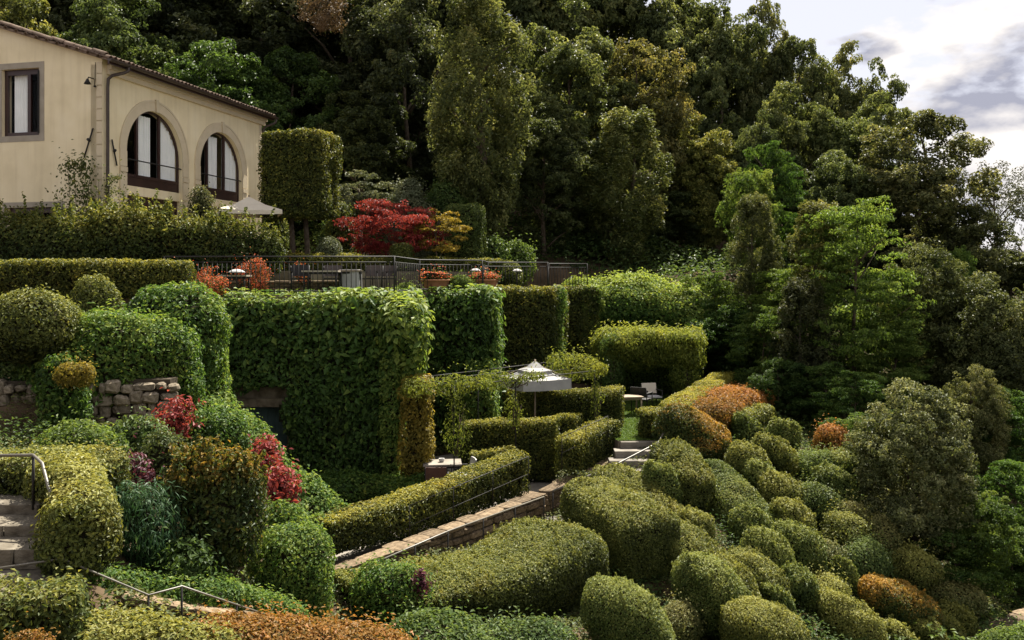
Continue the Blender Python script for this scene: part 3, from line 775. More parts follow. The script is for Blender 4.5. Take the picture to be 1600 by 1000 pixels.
FG = 'evergreen trees on the wooded hillside'
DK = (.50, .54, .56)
# the wood behind the villa, left to right: (variant, px, top, foot, width, depth, colour, label)
for key, px, yt, yb, w, d, colr, lab in [
    ('oak1', 30, -30, 400, 190, 46, (1.25, 1.2, .85), 'yellowish evergreen at the top left corner above the villa roof'),
    ('oak0', 175, 10, 400, 210, 46, (.55, .70, .56), 'mid green bushy evergreen rising right behind the villa gable'),
    ('oak2', 330, 70, 400, 210, 46, (.50, .78, .44), 'greener lower tree just above the middle of the villa eave'),
    ('oak3', 445, 95, 400, 180, 48, (.46, .70, .42), 'greener lower tree above the right end of the villa eave'),
    ('oak0', 560, 160, 400, 160, 47, (.48, .54, .46), 'low dark evergreen behind the tall clipped block tree'),
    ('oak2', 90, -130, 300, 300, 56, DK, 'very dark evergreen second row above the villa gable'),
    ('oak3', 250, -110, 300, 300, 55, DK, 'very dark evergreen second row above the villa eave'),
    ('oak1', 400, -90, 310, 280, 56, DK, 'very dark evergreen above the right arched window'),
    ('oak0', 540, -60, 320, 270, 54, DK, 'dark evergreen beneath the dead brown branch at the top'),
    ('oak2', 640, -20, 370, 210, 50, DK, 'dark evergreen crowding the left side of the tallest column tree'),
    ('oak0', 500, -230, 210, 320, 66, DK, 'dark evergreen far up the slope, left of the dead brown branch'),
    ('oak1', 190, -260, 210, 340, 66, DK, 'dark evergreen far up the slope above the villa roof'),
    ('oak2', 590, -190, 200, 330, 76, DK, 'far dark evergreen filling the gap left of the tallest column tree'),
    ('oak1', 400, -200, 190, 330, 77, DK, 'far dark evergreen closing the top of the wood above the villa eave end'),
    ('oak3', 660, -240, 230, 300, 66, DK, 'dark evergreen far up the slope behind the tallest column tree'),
    ('oak3', 800, -120, 300, 230, 62, (.9, .95, .85), 'olive evergreen at the top edge right of the tallest column tree'),
    ('oak1', 890, 20, 400, 200, 50, (.95, 1.0, .85), 'broad olive oak filling the gap right of the tallest column tree'),
    ('oak2', 915, -120, 300, 210, 66, (.85, .95, .9), 'evergreen at the top edge above the broad olive oak'),
    ('oak0', 1000, -70, 330, 200, 64, (.95, 1.0, .9), 'evergreen reaching the top edge just left of where the sky begins'),
    ('oak3', 1005, 78, 405, 165, 52, (1.15, .98, .82), 'rounded oak with russet tinge on its right shoulder'),
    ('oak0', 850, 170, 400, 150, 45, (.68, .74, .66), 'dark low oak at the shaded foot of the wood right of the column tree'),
    ('oak1', 1095, 190, 425, 130, 51, (1.35, 1.25, .8), 'yellow green oak with rusty spots right of the rounded oak'),
    ('oak2', 1065, 0, 340, 150, 66, (1.0, 1.0, .95), 'evergreen whose top touches the left end of the sky'),
    ('oak1', 1125, 12, 370, 165, 60, (.92, .98, .9), 'tall evergreen with a bare limb near the skyline'),
    ('oak0', 1185, 20, 380, 110, 62, (1.0, 1.0, .95), 'narrow pale evergreen standing proud on the skyline'),
    ('oak3', 1240, 78, 390, 130, 60, (.95, 1.0, .9), 'second skyline evergreen right of the narrow pale one'),
    ('oak2', 1305, 82, 400, 130, 62, (1.0, 1.0, .95), 'third skyline evergreen, with twin ragged tops'),
    ('oak1', 1365, 105, 410, 120, 60, (.95, 1.0, .9), 'last skyline evergreen before the slope drops to the clouds'),
    ('oak0', 1230, 150, 430, 130, 52, (.95, 1.0, .85), 'dense evergreen in the second row under the narrow skyline tree'),
    ('oak2', 1345, 160, 450, 150, 52, (.88, .98, .82), 'dense green evergreen under the twin topped skyline tree'),
    ('oak3', 1435, 192, 490, 200, 47, (.95, .90, .85), 'big dark round oak with greyish rim below the clouds'),
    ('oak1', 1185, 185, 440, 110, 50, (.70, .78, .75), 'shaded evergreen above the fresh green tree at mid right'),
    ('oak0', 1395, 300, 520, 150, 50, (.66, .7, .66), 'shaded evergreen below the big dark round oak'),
    ('oak2', 1300, 240, 470, 130, 48, (.85, .95, .85), 'evergreen directly behind the light green feathery tree'),
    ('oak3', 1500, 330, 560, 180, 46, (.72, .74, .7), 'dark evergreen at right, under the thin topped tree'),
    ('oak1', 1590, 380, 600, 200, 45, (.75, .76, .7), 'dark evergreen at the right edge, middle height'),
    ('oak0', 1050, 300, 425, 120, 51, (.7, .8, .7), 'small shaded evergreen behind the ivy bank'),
    ('oak2', 930, 320, 405, 130, 50, (.62, .85, .6), 'small shaded evergreen above the right end of the terrace railing'),
    ]:
    tree(key, px, yt, yb, w, d, lab, group=FG, color=colr)
tree('sparse0', 1555, 238, 540, 150, 52, 'thin topped grey tree with bare branches against the sky at right', color=(.55, .55, .5))
tree('sparse0', 1615, 250, 540, 120, 54, 'thin grey tree cut by the right edge beside the clouds', color=(.55, .55, .5))
tree('col0', 752, -25, 385, 165, 41.5, 'tallest column shaped evergreen, centre of the wood, lit along its right side', name='columnar_tree', color=(1.1, 1.1, .95))
tree('col1', 980, 168, 420, 135, 45, 'column shaped evergreen with upright pale shoots above the ivy bank', name='columnar_tree', color=(1.15, 1.15, .95))
tree('col1', 1178, 300, 505, 78, 35, 'narrow ivy wrapped column tree left of the light green feathery tree', name='columnar_tree', color=(.9, .9, .8))
tree('col1', 1278, 312, 500, 92, 33, 'ivy wrapped tree with dark hollow in front of the light green feathery tree', name='columnar_tree', color=(1.3, 1.2, .9))
tree('col1', 1255, 430, 655, 95, 31, 'dark column tree standing right of the orange hedge', name='columnar_tree', color=(.55, .55, .55))
tree('loose0', 1335, 290, 600, 195, 31.5, 'light green feathery tree in the middle of the right slope', name='feathery_tree', color=(1.05, 1.1, 1.0))
tree('loose0', 1230, 400, 590, 140, 33.5, 'light green feathery tree between the two ivy wrapped columns', name='feathery_tree', color=(1.05, 1.08, .9))
tree('green0', 1170, 265, 430, 95, 42, 'fresh green round tree left of the ivy wrapped column', name='green_tree', color=(1.5, 1.4, 1.1))
tree('green0', 1500, 388, 560, 90, 42, 'bright green round tree at right between two dark evergreens', name='green_tree', color=(1.0, 1.1, .8))
tree('bronze0', 1450, 388, 640, 140, 33, 'tall bronze tipped tree at right above the round bronze tree', name='bronze_tree', color=(.80, .88, .68))
tree('bronze0', 1555, 435, 720, 170, 31, 'bronze tipped tree filling the right edge below the dark evergreens', name='bronze_tree', color=(.72, .78, .62))
tree('bronze0', 1522, 575, 760, 90, 27, 'small bronze tipped tree behind the round bronze tree', name='bronze_tree', color=(1.0, 1.0, .85))
tree('bronze0', 1428, 600, 872, 168, 21.5, 'round bronze tree with dark lower half at lower right', name='bronze_tree', color=(1.15, 1.18, 1.15), rz=1.)
tree('green0', 1525, 770, 940, 130, 21, 'fresh green bush tree right of the round bronze tree', name='green_tree', color=(.95, .95, .75))
tree('loose1', 1590, 715, 900, 130, 24, 'fresh green feathery tree at the lower right edge', name='green_tree', color=(.8, .95, .7))
tree('loose1', 1335, 575, 720, 110, 27.5, 'fresh green feathery bush below the light green feathery tree', name='green_tree', color=(.9, 1, .8))
tree('green0', 1400, 640, 760, 120, 26, 'dull green bush behind the round bronze tree', name='green_tree', color=(.7, .75, .7))
tree('green0', 1480, 700, 860, 110, 25, 'dull green bush in the shade beside the round bronze tree', name='green_tree', color=(.55, .65, .5))
tree('green0', 1150, 480, 595, 130, 35, 'dark green bush filling the corner behind the narrow hedge', name='green_tree', color=(.55, .7, .55))
tree('green0', 1090, 470, 590, 110, 36, 'dark green bush right of the wisteria arbour', name='green_tree', color=(.6, .75, .6))
tree('green0', 1215, 560, 660, 90, 30, 'dark green bush right of the orange hedge crest', name='green_tree', color=(.6, .7, .6))

for key, px, yt, yb, w, d, colr, lab in [
    ('loose1', 1120, 420, 600, 120, 36.5, (1.0, 1.0, .8), 'light leafy bush above the orange hedge crest'),
    ('loose1', 1190, 470, 650, 110, 32, (1.1, 1.1, .9), 'light leafy bush at the foot of the narrow ivy wrapped column'),
    ('loose0', 1400, 470, 680, 120, 31, (.9, .95, .9), 'pale feathery tree between the feathery tree and the tall bronze tipped one'),
    ('loose1', 1330, 640, 770, 100, 25.5, (1.0, 1.05, .85), 'leafy green bush above the loose rounded dome'),
    ('loose1', 1290, 560, 690, 90, 29.5, (.8, .9, .7), 'leafy green bush right of the dark column tree'),
    ('green0', 1585, 820, 952, 120, 22.6, (.8, .9, .7), 'fresh green bush in the bottom right corner behind the kerb wall'),
    ('loose1', 1490, 810, 950, 120, 20.8, (1.0, 1.05, .85), 'leafy green bush under the round bronze tree on its right'),
    ('loose1', 1570, 600, 760, 120, 27.5, (.75, .9, .7), 'leafy green bush at the right edge, above the lower right feathery tree'),
    ('loose1', 1210, 215, 420, 100, 44, (.8, .95, .7), 'mid green leafy tree between the fresh green round tree and the wood'),
    ]:
    tree(key, px, yt, yb, w, d, lab, name='leafy_bush', cat='bush', color=colr)

# ------------------------------------------------------------------ garden of the upper terrace
U_ = dict(ground=False)
def zpx(z, d): return HY - z / d * F           # row of a height at a depth
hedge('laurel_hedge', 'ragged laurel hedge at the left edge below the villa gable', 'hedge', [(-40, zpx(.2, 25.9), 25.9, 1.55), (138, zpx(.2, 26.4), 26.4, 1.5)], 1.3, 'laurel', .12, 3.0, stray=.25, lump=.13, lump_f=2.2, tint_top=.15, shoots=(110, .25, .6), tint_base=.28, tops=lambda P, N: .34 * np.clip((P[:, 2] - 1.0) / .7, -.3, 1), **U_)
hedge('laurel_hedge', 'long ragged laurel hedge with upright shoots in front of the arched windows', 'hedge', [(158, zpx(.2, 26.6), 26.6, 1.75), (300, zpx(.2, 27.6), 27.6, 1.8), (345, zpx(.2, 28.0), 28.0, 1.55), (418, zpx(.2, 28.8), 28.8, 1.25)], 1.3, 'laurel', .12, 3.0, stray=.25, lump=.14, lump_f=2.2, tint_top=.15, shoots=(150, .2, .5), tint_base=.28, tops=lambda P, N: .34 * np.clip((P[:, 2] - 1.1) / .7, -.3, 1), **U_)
hedge('clipped_hedge', 'straight clipped hedge at the left, in front of the ragged laurel', 'hedge', [(-60, zpx(-.5, 22.6), 22.6, .98), (282, zpx(-.5, 23.4), 23.4, .98)], .95, 'hedge', .085, 6, tint_top=.2, **U_)
hedge('clipped_hedge', 'low clipped hedge line edging the upper garden behind the railing', 'hedge', [(285, zpx(.15, 28.9), 28.9, .72), (420, zpx(.15, 30.4), 30.4, .72), (600, zpx(.15, 32.6), 32.6, .66), (775, zpx(.15, 35), 35, .60)], .7, 'hedge', .09, 6, tint_top=.25, **U_)
# clipped block tree on two trunks
def block_tree():
    d = 32.5; e = empty('block_tree', at(470, zpx(Z_HT, d), d)); tag(e, 'tall clipped rectangular tree on two trunks beside the villa', 'tree')
    rx = 54 * d / F
    V, Q = mound_surface(rx, rx * .8, 3.12, -.2, 14, 12, .5, 1.0, nu=60, nv=40)
    V = V + [0, 0, 1.92]
    org = np.array(e.location)
    ch = foliage(V + org, Q, .11, 2.6, lump=.05, depth=.25, shrink=.2, tint_top=.15, seed=91, tint_base=.36)
    ch = [(c[0] - org, *c[1:]) for c in ch]
    link('foliage', quad_mesh('foliage', ch, [M['hedge'], M['shade_core']]), e)
    for x, y in ((-.32, 0), (.18, .1)):
        MB().tube([(x, y, -.1), (x + .03, y, .9), (x - .03, y, 1.9)], [.13, .10, .09], 9).build('trunk', M['bark'], e)
block_tree()
def small_tree(name, label, px, ytop, ybot, wpx, d, mat, kind, leaf, nleaf, ncl, z0, seed, r0=.09, cat='tree', nl=12, color=None, ground=False, aspect=.5):
    o = at(px, ybot, d); H = (ybot - ytop) * d / F; Wd = wpx * d / F
    ch, C = crown_chunks(kind, Wd, H, ncl, leaf, nleaf, aspect, seed, z0)
    e = empty(name, o); tag(e, label, cat)
    c = link('crown', quad_mesh('crown', [ch], [M[mat]]), e); link('trunk', trunk_mesh(C, H, r0, seed, nl, z0), e)
    if color: c.color = (*color, 1)
    if ground: GROUND_PTS.append(o)
    return e
small_tree('red_maple', 'red leaved maple spreading over the garden bed', 614, 300, zpx(.2, 34.5), 158, 34.5, 'maple', 'loose', .12, 10000, 40, .12, 501, .08, aspect=.4)
small_tree('umbrella_tree', 'grey green flat topped tree behind the red maple', 566, 270, zpx(.3, 38), 84, 38, 'grey', 'loose', .12, 6000, 30, .58, 503, .12)
small_tree('weeping_shrub', 'yellow weeping shrub right of the red maple', 683, 333, zpx(.2, 33.8), 84, 33.8, 'yellow', 'loose', .11, 5000, 32, .2, 505, .05, 'shrub')
mound('clipped_shrub', 'dark square clipped shrub right of the yellow weeping shrub', 'shrub', 697, 757, 320, zpx(.1, 36), 36, 'boxgreen', .10, 1.0, -.2, 6, 6, **U_)
mound('clipped_shrub', 'small clipped cube shrub under the red maple', 'shrub', 610, 646, 380, zpx(.2, 32.8), 32.8, 'box', .07, .9, -.2, 5, 5, **U_)
mound('shrub', 'fresh green shrub between the block tree and the red maple', 'shrub', 505, 556, 318, zpx(.2, 35.5), 35.5, 'laurel', .12, 1, stray=.25, lump=.14, **U_)
mound('shrub', 'pale green shrub behind the red maple', 'shrub', 600, 675, 282, zpx(.3, 39.5), 39.5, 'grey', .13, 1, stray=.25, lump=.16, **U_)
mound('shrub', 'light green shrub behind the top right of the red maple', 'shrub', 655, 735, 278, zpx(.3, 40.5), 40.5, 'green', .14, 1, stray=.3, lump=.2, **U_)
mound('shrub', 'dark green shrub under the block tree', 'shrub', 500, 560, 330, zpx(.2, 38), 38, 'under', .14, 1, stray=.2, lump=.2, **U_)
hedge('low_hedge', 'low red tipped hedge in front of the red maple', 'hedge', [(425, zpx(.2, 32.0), 32.0, .62), (520, zpx(.2, 33), 33, .68), (605, zpx(.2, 34), 34, .62)], .9, 'orangetop', .09, 3, lump=.08, stray=.12, **U_)
mound('shrub', 'pale flowering low shrub in the red tipped hedge', 'shrub', 492, 535, 370, zpx(.2, 31.8), 31.8, 'grey', .08, 1, **U_)
mound('fern', 'bright fern clump right of the square clipped shrub', 'fern', 745, 790, 368, zpx(-.2, 37), 37, 'green', .16, 1, stray=.3, lump=.12, **U_)
mound('fern', 'pale fern clump above the right half of the railing', 'fern', 783, 838, 378, zpx(-.3, 38), 38, 'lime', .15, 1, stray=.3, lump=.12, **U_)
mound('shrub', 'clipped light green shrub behind the mushroom lamps', 'shrub', 766, 818, 408, zpx(-.45, 36.5), 36.5, 'laurel', .09, 1, **U_)
hedge('low_hedge', 'light green low hedge behind the mushroom lamp pair', 'hedge', [(640, zpx(-.45, 33.2), 33.2, .85), (762, zpx(-.45, 34.6), 34.6, .75)], .7, 'laurel', .09, 3, lump=.06, **U_)
mound('climbing_rose', 'leafy climber against the villa corner', 'climber', 82, 158, 240, zpx(.25, 27.4), 27.4, 'laurel', .11, .35, 0, cover=.75, lump=.25, shrink=.6, stray=.4, depth=.7, core=False, stems=9, **U_)
mound('climbing_rose', 'reddish climber at the foot of the downpipe', 'climber', 150, 200, 268, zpx(.25, 27.9), 27.9, 'bronze', .10, .4, 0, cover=.7, lump=.25, shrink=.5, stray=.4, depth=.6, core=False, stems=7, **U_)
mound('shrub', 'reddish round shrub between the two arched windows', 'shrub', 290, 337, 286, zpx(.25, 31.6), 31.6, 'bronze', .10, .7, lump=.15, stray=.2, **U_)
mound('shrub', 'yellow green shrub under the parasol near the villa end', 'shrub', 408, 452, 318, zpx(.25, 34), 34, 'laurel', .11, 1, lump=.15, stray=.2, **U_)

# ivy walls: the thick stepped curtain below the railing
def door_mask(P):
    w = Wave(4, 77)(P) * .10
    return ~((P[:, 0] > -7.42 + w) & (P[:, 0] < -6.02 + w) & (P[:, 2] < -2.95 + w) & (P[:, 1] < 24.6))
IV = dict(droop=1.1, up=.55, rand=.35, fold=.15)
_z = -6.3
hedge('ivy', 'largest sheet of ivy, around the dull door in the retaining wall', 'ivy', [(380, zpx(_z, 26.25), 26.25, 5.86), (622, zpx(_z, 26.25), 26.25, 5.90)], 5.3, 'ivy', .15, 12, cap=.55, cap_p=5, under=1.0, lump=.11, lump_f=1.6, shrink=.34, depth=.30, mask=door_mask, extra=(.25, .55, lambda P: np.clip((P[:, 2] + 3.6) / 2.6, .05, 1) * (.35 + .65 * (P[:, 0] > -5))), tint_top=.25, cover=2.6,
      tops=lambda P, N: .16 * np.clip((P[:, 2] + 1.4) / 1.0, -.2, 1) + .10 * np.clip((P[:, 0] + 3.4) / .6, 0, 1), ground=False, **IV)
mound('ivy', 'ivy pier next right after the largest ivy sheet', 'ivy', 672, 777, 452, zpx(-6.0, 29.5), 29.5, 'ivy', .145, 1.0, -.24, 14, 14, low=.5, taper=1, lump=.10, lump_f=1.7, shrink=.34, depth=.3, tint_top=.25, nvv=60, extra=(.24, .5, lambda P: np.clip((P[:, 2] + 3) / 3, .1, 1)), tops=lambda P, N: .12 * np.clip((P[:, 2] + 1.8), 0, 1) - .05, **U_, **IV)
mound('ivy', 'clipped square ivy pier, third from the left', 'ivy', 772, 880, 448, zpx(-5.4, 33.5), 33.5, 'hedge', .12, 1.0, -.24, 16, 16, low=.5, taper=1, lump=.06, lump_f=1.7, shrink=.30, depth=.28, tint_top=.2, nvv=60, **U_)
mound('ivy', 'clipped ivy pier at the right end under the last railing panel', 'ivy', 868, 940, 447, zpx(-5.2, 36.5), 36.5, 'hedge', .12, 1.0, -.24, 14, 14, low=.5, taper=1, lump=.08, lump_f=1.7, shrink=.30, depth=.28, tint_top=.15, tint_base=.30, nvv=60, **U_)
mound('ivy', 'leafy ivy overhang at the top right corner of the largest ivy sheet', 'ivy', 586, 668, 460, 612, 23.7, 'ivy', .15, .75, -.2, 3.5, 4, low=.55, taper=.75, lump=.16, shrink=.32, depth=.28, tint_base=.70, tint_top=.2, extra=(.22, .7, lambda P: .8), **U_, **IV)
mound('ivy', 'yellow green ivy strip just left of the golden ivy column', 'ivy', 594, 630, 560, zpx(-5.7, 23.5), 23.5, 'ivy', .11, .8, -.2, 8, 5, low=.5, taper=1, lump=.07, shrink=.2, depth=.18, tint_base=.64, nvv=40, **U_, **IV)
mound('ivy', 'bright ivy strip on the right edge of the first pier', 'ivy', 740, 779, 452, zpx(-5.6, 28.9), 28.9, 'ivy', .14, .8, -.2, 9, 6, low=.5, taper=1, lump=.09, shrink=.27, depth=.25, tint_base=.60, tint_top=.2, nvv=50, **U_, **IV)  # separate strip; its lighter tint paints the sunlit side of the pier
mound('ivy', 'bright ivy strip on the right edge of the clipped square pier', 'ivy', 850, 881, 448, zpx(-5.2, 32.9), 32.9, 'ivy', .14, .8, -.2, 9, 6, low=.5, taper=1, lump=.09, shrink=.27, depth=.25, tint_base=.60, tint_top=.2, nvv=50, **U_, **IV)  # sunlit flank of the square pier put into the leaf colour
mound('ivy', 'bright ivy strip closing the row of piers on the right', 'ivy', 908, 943, 447, zpx(-5.0, 35.9), 35.9, 'ivy', .14, .8, -.2, 9, 6, low=.5, taper=1, lump=.09, shrink=.27, depth=.25, tint_base=.60, tint_top=.2, nvv=50, **U_, **IV)  # paler leaf tint stands for sun on the last pier's right side
mound('ivy', 'golden ivy column at the right edge of the largest ivy sheet', 'ivy', 627, 676, 585, zpx(-5.7, 23.2), 23.2, 'ivygold', .105, .9, -.2, 8, 6, low=.5, taper=1, lump=.06, shrink=.22, depth=.2, tint_top=.05, nvv=40, **U_, **IV)
mound('ivy', 'golden green ivy column under the pergola beside the second pier', 'ivy', 725, 776, 560, zpx(-5.6, 28.2), 28.2, 'ivy', .13, .8, -.2, 8, 6, low=.5, taper=1, lump=.1, shrink=.27, depth=.25, tint_base=.55, nvv=40, **U_, **IV)

# left bank: shrubs over the dry stone wall
mound('round_shrub', 'large yellow green round shrub at the left edge above the dry stone wall', 'shrub', -28, 122, 452, 572, 16.6, 'box', .075, .9, pv=2.2, low=.45, lump=.10, lump_f=2.5, tint_top=.28, taper=.75, stray=.05)
mound('low_shrub', 'dark foliage added for the shade beneath the large round shrub at the left edge', 'shrub', -45, 118, 528, 604, 16.9, 'under', .085, .5, lump=.12, stray=.1)  # dark filler added to stand for the shade under the round shrub
mound('round_shrub', 'upright yellow green shrub right of the large round one', 'shrub', 102, 192, 430, 560, 18.4, 'box', .075, .9, pv=2.5, lump=.08, tint_top=.38, stray=.05)
hedge('ivy_bank', 'ivy bank hanging over the dry stone wall', 'ivy', [(98, 640, 17.2, 1.5), (160, 648, 17.4, 1.95), (240, 655, 18.2, 2.0)], 1.9, 'ivy', .10, 3, cap=.8, lump=.20, lump_f=1.7, tint_base=.48, stray=.12, depth=.2, shrink=.24)
mound('ivy_mound', 'tall rounded ivy mass left of the largest ivy sheet', 'ivy', 203, 354, 446, 668, 20.0, 'ivy', .115, 1.0, 0, 3.2, 2.6, low=.5, lump=.18, lump_f=1.5, taper=1.0, depth=.25, shrink=.28, tint_top=.2, droop=1.0, up=.5, rand=.4, nvv=40,
      tops=lambda P, N: .18 * np.clip((P[:, 0] + 7.2) / .8, -.3, 1))
hedge('ivy_bank', 'ivy bank sloping down right towards the red shrub and the clipped hedge', 'ivy', [(305, 705, 19.8, 1.7), (350, 742, 19.0, 1.6), (410, 800, 18.0, 1.1), (480, 836, 17.5, .7)], 1.7, 'ivy', .10, 2.6, cap=.8, lump=.14, lump_f=2, tint_base=.52, stray=.08, depth=.2, shrink=.24)
mound('ivy_bank', 'green ivy patch hanging on the dry stone wall near the left edge', 'ivy', 52, 138, 548, 668, 15.8, 'ivy', .095, .5, lump=.12, pv=2.6, tint_base=.45, stray=.1)
mound('flowering_vine', 'orange yellow sprig in the ivy above the dry stone wall', 'climber', 88, 150, 566, 604, 15.3, 'ivygold', .045, .5, stray=.15, lump=.08, ground=False)
mound('low_shrub', 'pale green low shrub at the left below the dry stone wall', 'shrub', 60, 205, 658, 728, 13.6, 'lime', .07, .7, lump=.10, stray=.12, tint_base=.40)
mound('low_shrub', 'dark leafy low shrub below the dry stone wall', 'shrub', 165, 262, 655, 715, 14.6, 'under', .08, .7, lump=.10, stray=.12)
mound('low_shrub', 'green leafy cushion at the foot of the tall ivy mass', 'shrub', 268, 395, 640, 742, 16.0, 'ivy', .085, .8, lump=.10, stray=.12, tint_base=.52)
mound('red_shrub', 'small red tipped shrub in the left bank', 'shrub', 250, 303, 622, 676, 15.4, 'red', .10, 1, lump=.12, stray=.25, cover=1.3)
mound('red_shrub', 'red leaved shrub in front of the dull door, upper clump', 'shrub', 380, 436, 688, 760, 15.8, 'red', .11, 1, lump=.10, stray=.2, cover=1.4)
mound('red_shrub', 'red leaved shrub above the clipped hedge, lower clump', 'shrub', 405, 472, 722, 792, 15.4, 'red', .11, 1, lump=.10, stray=.2, cover=1.4)
mound('purple_shrub', 'small purple shrub among the left bank greenery', 'shrub', 168, 243, 702, 770, 12.9, 'purple', .075, 1, lump=.10, stray=.2, cover=1.3)
mound('low_shrub', 'straw coloured low plants between the purple shrub and the ochre one', 'shrub', 205, 292, 668, 770, 13.6, 'cover', .07, .8, lump=.12, stray=.15, cover=1.2)
mound('rosemary', 'upright needle leaved bush right of the stone steps', 'shrub', 160, 264, 755, 878, 11.0, 'rosemary', .11, .8, lump=.14, stray=.25, aspect=.16, cover=1.6, droop=-2.5, up=0., rand=.4, pv=2.6)
mound('ochre_shrub', 'round shrub with ochre top in the middle of the left bank', 'shrub', 258, 412, 698, 902, 11.8, 'orangetop', .075, .9, 0, 2.5, 2.3, low=.45, lump=.09, stray=.10, depth=.22, tint_base=.26, tint_top=.1, shoots=(160, .08, .2), tops=lambda P, N: .42 * np.clip((P[:, 2] + 2.72) / .30, 0, 1))
mound('soft_shrub', 'soft bright green round shrub left of the path', 'shrub', 392, 524, 818, 990, 12.6, 'ivy', .060, .9, 0, 2.8, 2.5, low=.45, lump=.07, tint_base=.62, stray=.05)
mound('low_shrub', 'green shrub tucked between the ochre shrub and the clipped hedge', 'shrub', 395, 480, 770, 870, 14.4, 'ivy', .075, .8, lump=.10, stray=.1, tint_base=.5)
mound('low_shrub', 'green leafy filler under the ochre shrub', 'shrub', 265, 330, 850, 930, 10.9, 'green', .08, .9, lump=.12, stray=.15)
mound('low_shrub', 'pale tipped filler plant right of the needle leaved bush', 'shrub', 232, 290, 820, 900, 11.2, 'cover', .07, .9, lump=.12, stray=.15)
hedge('step_hedge', 'yellow topped hedge right of the stone steps', 'hedge', [(92, 838, 10.7, .92), (128, 862, 10.0, 1.0), (122, 885, 9.5, .85)], .8, 'box', .058, 3, cap=.4, lump=.08, tint_top=.38, stray=.06)
hedge('step_hedge', 'yellow topped hedge above the head of the stone steps', 'hedge', [(-70, 792, 11.1, .68), (60, 788, 11.1, .66), (150, 785, 11.2, .64)], .9, 'box', .058, 3, cap=.35, lump=.08, tint_top=.38, stray=.06)
hedge('low_hedge', 'low green hedge behind the lower handrail', 'hedge', [(95, 940, 9.9, .50), (210, 955, 10.3, .48), (330, 968, 10.9, .46), (440, 990, 11.7, .52)], .8, 'ivy', .062, 3.4, cap=.35, lump=.08, tint_base=.5, stray=.06)
hedge('front_hedge', 'dark leaved hedge in the bottom left corner', 'hedge', [(-50, 1070, 8.3, .98), (98, 1062, 8.6, .96)], .8, 'laurel', .062, 5, cap=.2, lump=.06, tint_top=.3, stray=.05)
hedge('front_hedge', 'yellow green hedge along the bottom edge left of centre', 'hedge', [(118, 1085, 8.6, .72), (240, 1085, 8.9, .76), (340, 1085, 9.2, .70)], .9, 'laurel', .060, 3, cap=.3, lump=.08, tint_base=.58, tint_top=.2, stray=.08)
hedge('front_hedge', 'orange tipped hedge along the bottom edge', 'hedge', [(350, 1080, 9.4, .68), (470, 1078, 9.9, .72), (585, 1075, 10.4, .72)], 1.0, 'orange', .058, 3, cap=.4, lump=.07, tint_base=.45, tint_top=.2, stray=.10)
mound('red_tip', 'orange red shoots poking up in the bottom left corner', 'shrub', -5, 90, 975, 1040, 7.8, 'orange', .035, .6, lump=.05, stray=.08, cover=1.6)

hedge('ivy_bank', 'low ivy skirt at the foot of the largest ivy sheet behind the clipped hedge', 'ivy', [(470, 800, 21.8, .9), (560, 790, 22.6, .8), (640, 775, 23.0, .6)], 1.4, 'ivy', .10, 2.6, cap=.6, lump=.14, tint_base=.4, depth=.2, shrink=.24, ground=False)
mound('low_shrub', 'sunlit grassy tufts in the bottom right corner below the kerb wall', 'shrub', 1520, 1680, 975, 1060, 17.6, 'lime', .07, .8, lump=.1, stray=.1)
# hedges of the lower terrace
LT = 'clipped hedges of the lower terrace'
def lh(label, pts, width, **kw):
    kw.setdefault('mat', 'hedge'); kw.setdefault('leaf', .075); kw.setdefault('p', 7); kw.setdefault('cap', .12); kw.setdefault('cap_p', 5); kw.setdefault('tint_top', .36)
    return hedge('clipped_hedge', label, 'hedge', pts, width, group=LT, **kw)
lh('long clipped hedge on top of the low path wall', [(500, 868, 17.05, .72), (620, 838, 18.9, .86), (720, 806, 20.5, .98), (806, 770, 22.0, .98)], .78)
lh('clipped hedge block in front of the white parasol pole', [(728, 752, 25.0, 1.70), (866, 750, 24.5, 1.72)], .8)
lh('small low clipped hedge behind the grey table', [(742, 752, 23.9, .80), (800, 748, 23.8, .85)], .55)
lh('clipped hedge rising along the upper path wall', [(888, 745, 23.3, 1.02), (948, 712, 25.2, 1.06)], .8)
lh('tall dark clipped hedge between the parasol and the lawn', [(842, 704, 27.6, 1.80), (968, 695, 26.9, 1.72)], 1.0)
lh('small clipped hedge cube right of the parasol pole', [(874, 698, 25.7, .95), (900, 698, 25.5, .95)], .7)
lh('clipped hedge wall behind the parasol', [(752, 700, 30.3, 2.0), (850, 695, 30.3, 2.0)], .8)
lh('clipped hedge cornering the lawn at the top of the path stairs', [(1006, 691, 25.0, .92), (1048, 687, 25.2, .92)], .8)
lh('narrow clipped hedge running back along the lawn to the arbour', [(1052, 680, 25.8, .92), (1090, 652, 28.6, .92), (1130, 622, 32.4, .92)], .95, tint_base=.5)
hedge('clipped_hedge', 'dark hedge wall in the shade under the wisteria arbour', 'hedge', [(945, 618, 34.4, 2.0), (1085, 616, 33.8, 1.9)], .8, 'under', .11, 6, ground=False)

